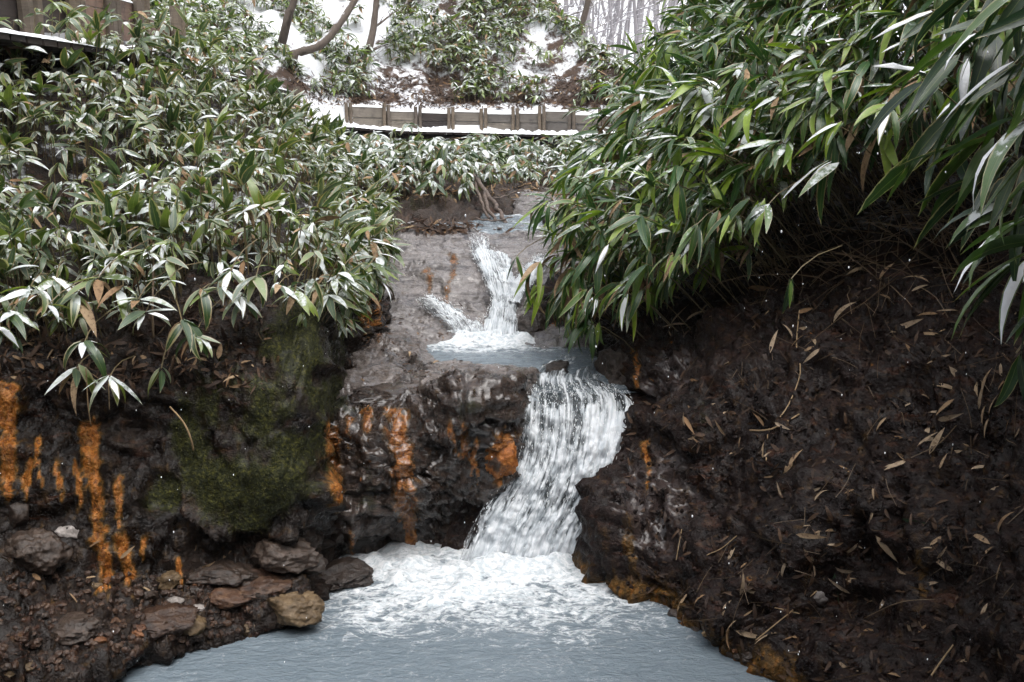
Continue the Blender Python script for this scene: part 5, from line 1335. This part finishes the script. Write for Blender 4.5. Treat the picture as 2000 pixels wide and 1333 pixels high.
while cnt < 170:
    u, v = rf.uniform(1300, 2000), rf.uniform(540, 1320)
    c = smooth(.0, .35, float(fbm(np.array([[u / 160, v / 160, 3.0]]), 2)[0]) + .15) + (.6 if (abs(v - (1900 - u * .55)) < 70 or v > 1040) and u > 1500 else 0) + (.5 if v < 720 and u > 1500 else 0)
    if rf.random() > c * .7: continue
    LV = side(v, [(640, 'under the hollow'), (740, 'level with the waterfall lip'), (840, 'just below lip level'), (940, 'level with mid waterfall'), (1040, 'level with the lower fall'), (1120, 'level with the foam'), (1220, 'low on the bank'), (9999, 'at the very bottom')])
    LU = side(u, [(1400, 'nearest the fall'), (1500, 'left of the long stem'), (1600, 'by the long stem'), (1700, 'left of the broad leaf'), (1800, 'around the broad leaf'), (1900, 'right of the broad leaf'), (9999, 'at the photo edge')])
    zone = 'among the litter under the hollow' if v < 760 else 'on the middle of the dark right bank' if v < 1080 else 'on the foot of the right bank'
    pxl = rf.uniform(22, 66); ang_ = rf.uniform(-math.pi, math.pi); tan_ = rf.random() < .45
    lb = ('short ' if pxl < 36 else 'long ' if pxl > 52 else '') + ('pale tan' if tan_ else 'brown') + (' upright' if abs(math.sin(ang_)) > .8 else ' level' if abs(math.sin(ang_)) < .35 else ' slanting') + ' leaf ' + LV + ', ' + LU
    lay_leaf(u, v, pxl, ang_, M['drytan'] if tan_ else M['dead'], rf, lb, 'fallen leaves of the right bank'); cnt += 1
for k in range(40):
    u, v = rf.uniform(0, 480), rf.uniform(620, 740) if k < 26 else rf.uniform(1040, 1200)
    lay_leaf(u, v, rf.uniform(20, 42), rf.uniform(-3, 3), M['dead'], rf, 'brown leaf caught on the ' + ('top of the left wall' if k < 26 else 'left shore rubble'), 'fallen leaves of the left bank', narrow=False)
scatter_chips('soil_crumbs', 2600, lambda r: (r.uniform(1200, 2010), r.uniform(560, 1330)), (.003, .013), M['mud'], 'dark soil crumbs on the right bank', 63)
def twigs():
    mb = MB(); r = np.random.default_rng(91)
    for k in range(260):
        u = r.uniform(1300, 2000); v = r.uniform(540, 1320)
        if r.random() > (.9 if v < 760 or abs(v - (1900 - u * .55)) < 80 else .3): continue
        q = on_bank(u, v, r, .006)
        if q is None: continue
        p, n = q; d = r.normal(0, 1, 3); d = d - n * (d @ n) * .9; limb(mb, p, d, r.uniform(.05, .22), .0018, .001, 4, .08, 3, r)
    tag(mb.build('twig_litter', M['twig']), 'thin dry twigs strewn over the right bank', 'twigs', None, 'stuff')
twigs()
def stalk(pts, rp, label, mat='twig', lift=.012):
    c = []
    for (u, v) in pts:
        q = on_bank(u, v, rf, lift)
        if q: c.append(q[0])
    if len(c) < 2: return
    c = catmull(np.array(c), [4] * (len(c) - 1)); b = c[0].copy(); sc = b[1] / F
    o = MB().tube(c, rp * .62 * sc, 5, .1).build('dry_stalk', M[mat], None, b); tag(o, label, 'stalk', None)
M['straw'] = dead_material('straw', (0.26, 0.17, 0.09), (0.36, 0.26, 0.15), (0.16, 0.10, 0.05))
stalk([(1478, 1250), (1530, 1205), (1598, 1152)], 2.2, 'straight straw stalk lying across the foot of the right bank', 'straw')
stalk([(1480, 1178), (1520, 1192), (1560, 1196)], 1.8, 'short straw stalk beside the pale stone', 'straw')
stalk([(1382, 1086), (1412, 1072), (1440, 1046)], 1.8, 'thin pale stalk on the lower right bank', 'straw')
stalk([(1823, 1325), (1845, 1290), (1868, 1262)], 3, 'grey stick at the bottom of the right bank', 'straw')
stalk([(1560, 610), (1555, 680), (1562, 730), (1545, 790), (1520, 825)], 2.0, 'long thin stem trailing down the bank from the sprig', 'straw')
stalk([(1500, 850), (1498, 900)], 2.2, 'upright straw bit on the dark bank', 'straw')
stalk([(1465, 845), (1510, 840), (1560, 812)], 3, 'bundle of straw lying on the dark bank', 'straw')
stalk([(1325, 1095), (1333, 1035)], 1.6, 'thin stem upright at the waterline bank', 'straw')
stalk([(1690, 1210), (1760, 1180), (1830, 1175)], 2, 'long dark stalk across the lower litter')
stalk([(1780, 900), (1830, 870), (1870, 830)], 2, 'slanting stalk at the right bank edge')
stalk([(1430, 660), (1470, 640), (1500, 610)], 1.6, 'slender stalk below the hollow', 'straw')
def free_stem(pts, rp, label, mat='straw'):
    c = np.array([P(*q) for q in pts]); c = catmull(c, [5] * (len(c) - 1)); b = c[0].copy()
    tag(MB().tube(c, rp * pts[0][2] / F, 5, .08).build('dry_stalk', M[mat], None, b, True), label, 'stalk')
free_stem([(332, 795, 4.28), (358, 825, 4.22), (372, 855, 4.2), (378, 880, 4.22)], 1.8, 'pale arching stem hanging in front of the mossy wall')
free_stem([(168, 720, 4.22), (172, 790, 4.2), (178, 832, 4.22)], 1.3, 'thin brown stem hanging above the orange crust')
free_stem([(212, 750, 4.18), (214, 800, 4.18)], 1.2, 'short thin stem hanging under the lone sprig')
free_stem([(297, 330, 5.3), (300, 480, 4.6), (298, 600, 4.4), (300, 660, 4.36)], 2.0, 'straight grey stem standing through the left thicket', 'twig')
def litter(name, n, region, size, mats, label, seedv, lift=.004):
    r = np.random.default_rng(seedv); fans = []
    f = Fan(); f.leaves = []; f.root = None
    for k in range(n):
        u, v = region(r); q = on_bank(u, v, r, lift)
        if q is None: continue
        p, nn = q; d = r.normal(0, 1, 3); d = d - nn * (d @ nn) * .75
        if np.linalg.norm(d) < .1: continue
        f.leaves.append((rot_from(d, nn, r.normal(0, .5)), p, r.uniform(*size), int(r.integers(0, 14)), r.random(), r.random() < .06))
    return fan_mass(name, [f], mats[0], mats[1], label, False, 'leaf litter')
litter('leaf_litter', 1000, lambda r: (r.uniform(1230, 2010), r.uniform(520, 1333)), (.03, .08), (M['litter'], M['litter']), 'sodden dark leaf litter on the right bank', 71)
litter('left_leaf_litter', 900, lambda r: (r.uniform(-10, 520), r.uniform(590, 760)), (.03, .09), (M['litter'], M['dead']), 'dark leaf litter on top of the left wall', 72)
litter('stream_leaf_jam', 260, lambda r: (r.normal(885, 60) if r.random() < .6 else r.normal(830, 25), r.uniform(440, 456)), (.05, .14), (M['litter'], M['dead']), 'dark jam of leaves where the upper stream spills over', 73, .03)
litter('hillside_leaf_litter', 2600, lambda r: (r.uniform(560, 1180), r.uniform(150, 215)), (.05, .13), (M['litter'], M['dead']), 'brown leaves scattered on the snow above the plank wall', 74, .02)
litter('far_bank_leaf_litter', 900, lambda r: (r.uniform(780, 1150), r.uniform(290, 390)), (.04, .10), (M['dead'], M['litter']), 'brown leaves on the far bank below the boardwalk', 75, .01)
litter('ledge_leaf_litter', 260, lambda r: (r.uniform(660, 960), r.uniform(600, 740)), (.02, .07), (M['litter'], M['dead']), 'dark wet leaves lying on the rock ledge', 76)

# ------------------------------------------------------------------ falling snow and mist
def flakes():
    r = np.random.default_rng(808); v0, f0 = ICO[1]; V = []; Fs = []
    for k in range(420):
        Y = r.uniform(1.6, 8); p = P(r.uniform(0, 2000), r.uniform(100, 1300), Y)
        if p[2] < .05: continue
        V.append(v0 * np.array([1, 1, 1.8]) * r.uniform(.0008, .0019) + p); Fs.append(f0 + (len(V) - 1) * len(v0))
    tag(obj('snow_flakes', mesh_np('snow_flakes', np.concatenate(V), np.concatenate(Fs), [M['snow']])), 'fine snow flakes drifting through the air', 'snow', None, 'stuff')
flakes()
def haze():
    mb = MB(); box(mb, (10, 65, 24), np.array([1.0, 0, 0]), np.array([0, 1.0, 0]), UPV, 260, 190, 54)
    m = bpy.data.materials.new('haze'); m.use_nodes = True; t = m.node_tree; t.nodes.clear()
    o_ = t.nodes.new('ShaderNodeOutputMaterial'); v = t.nodes.new('ShaderNodeVolumePrincipled')
    v.inputs['Color'].default_value = (.93, .94, 1, 1); v.inputs['Density'].default_value = 0.0008; v.inputs['Anisotropy'].default_value = 0.4
    t.links.new(v.outputs[0], o_.inputs['Volume'])
    tag(mb.build('haze', m), 'pale winter mist filling the gorge', 'haze', None, 'stuff')
haze()

# ------------------------------------------------------------------ look-alikes told apart by their order across the picture
ORD = 'first second third fourth fifth sixth seventh eighth ninth tenth eleventh twelfth thirteenth fourteenth fifteenth sixteenth seventeenth eighteenth nineteenth twentieth'.split()
ORD += ['twenty ' + w_ for w_ in ORD[:9]]
same = {}
for o_ in list(COL.objects):
    if o_.parent is None and 'category' in o_ and 'label' in o_: same.setdefault(o_['label'], []).append(o_)
for lb_, ls_ in same.items():
    if not 1 < len(ls_) < 29: continue
    ls_.sort(key=lambda q: float(proj(np.array(q.matrix_basis.translation))[0]))
    for k, o_ in enumerate(ls_):
        nl_ = lb_ + ', ' + ORD[k] + ' from the left'
        if len(nl_.split()) <= 16: o_['label'] = nl_
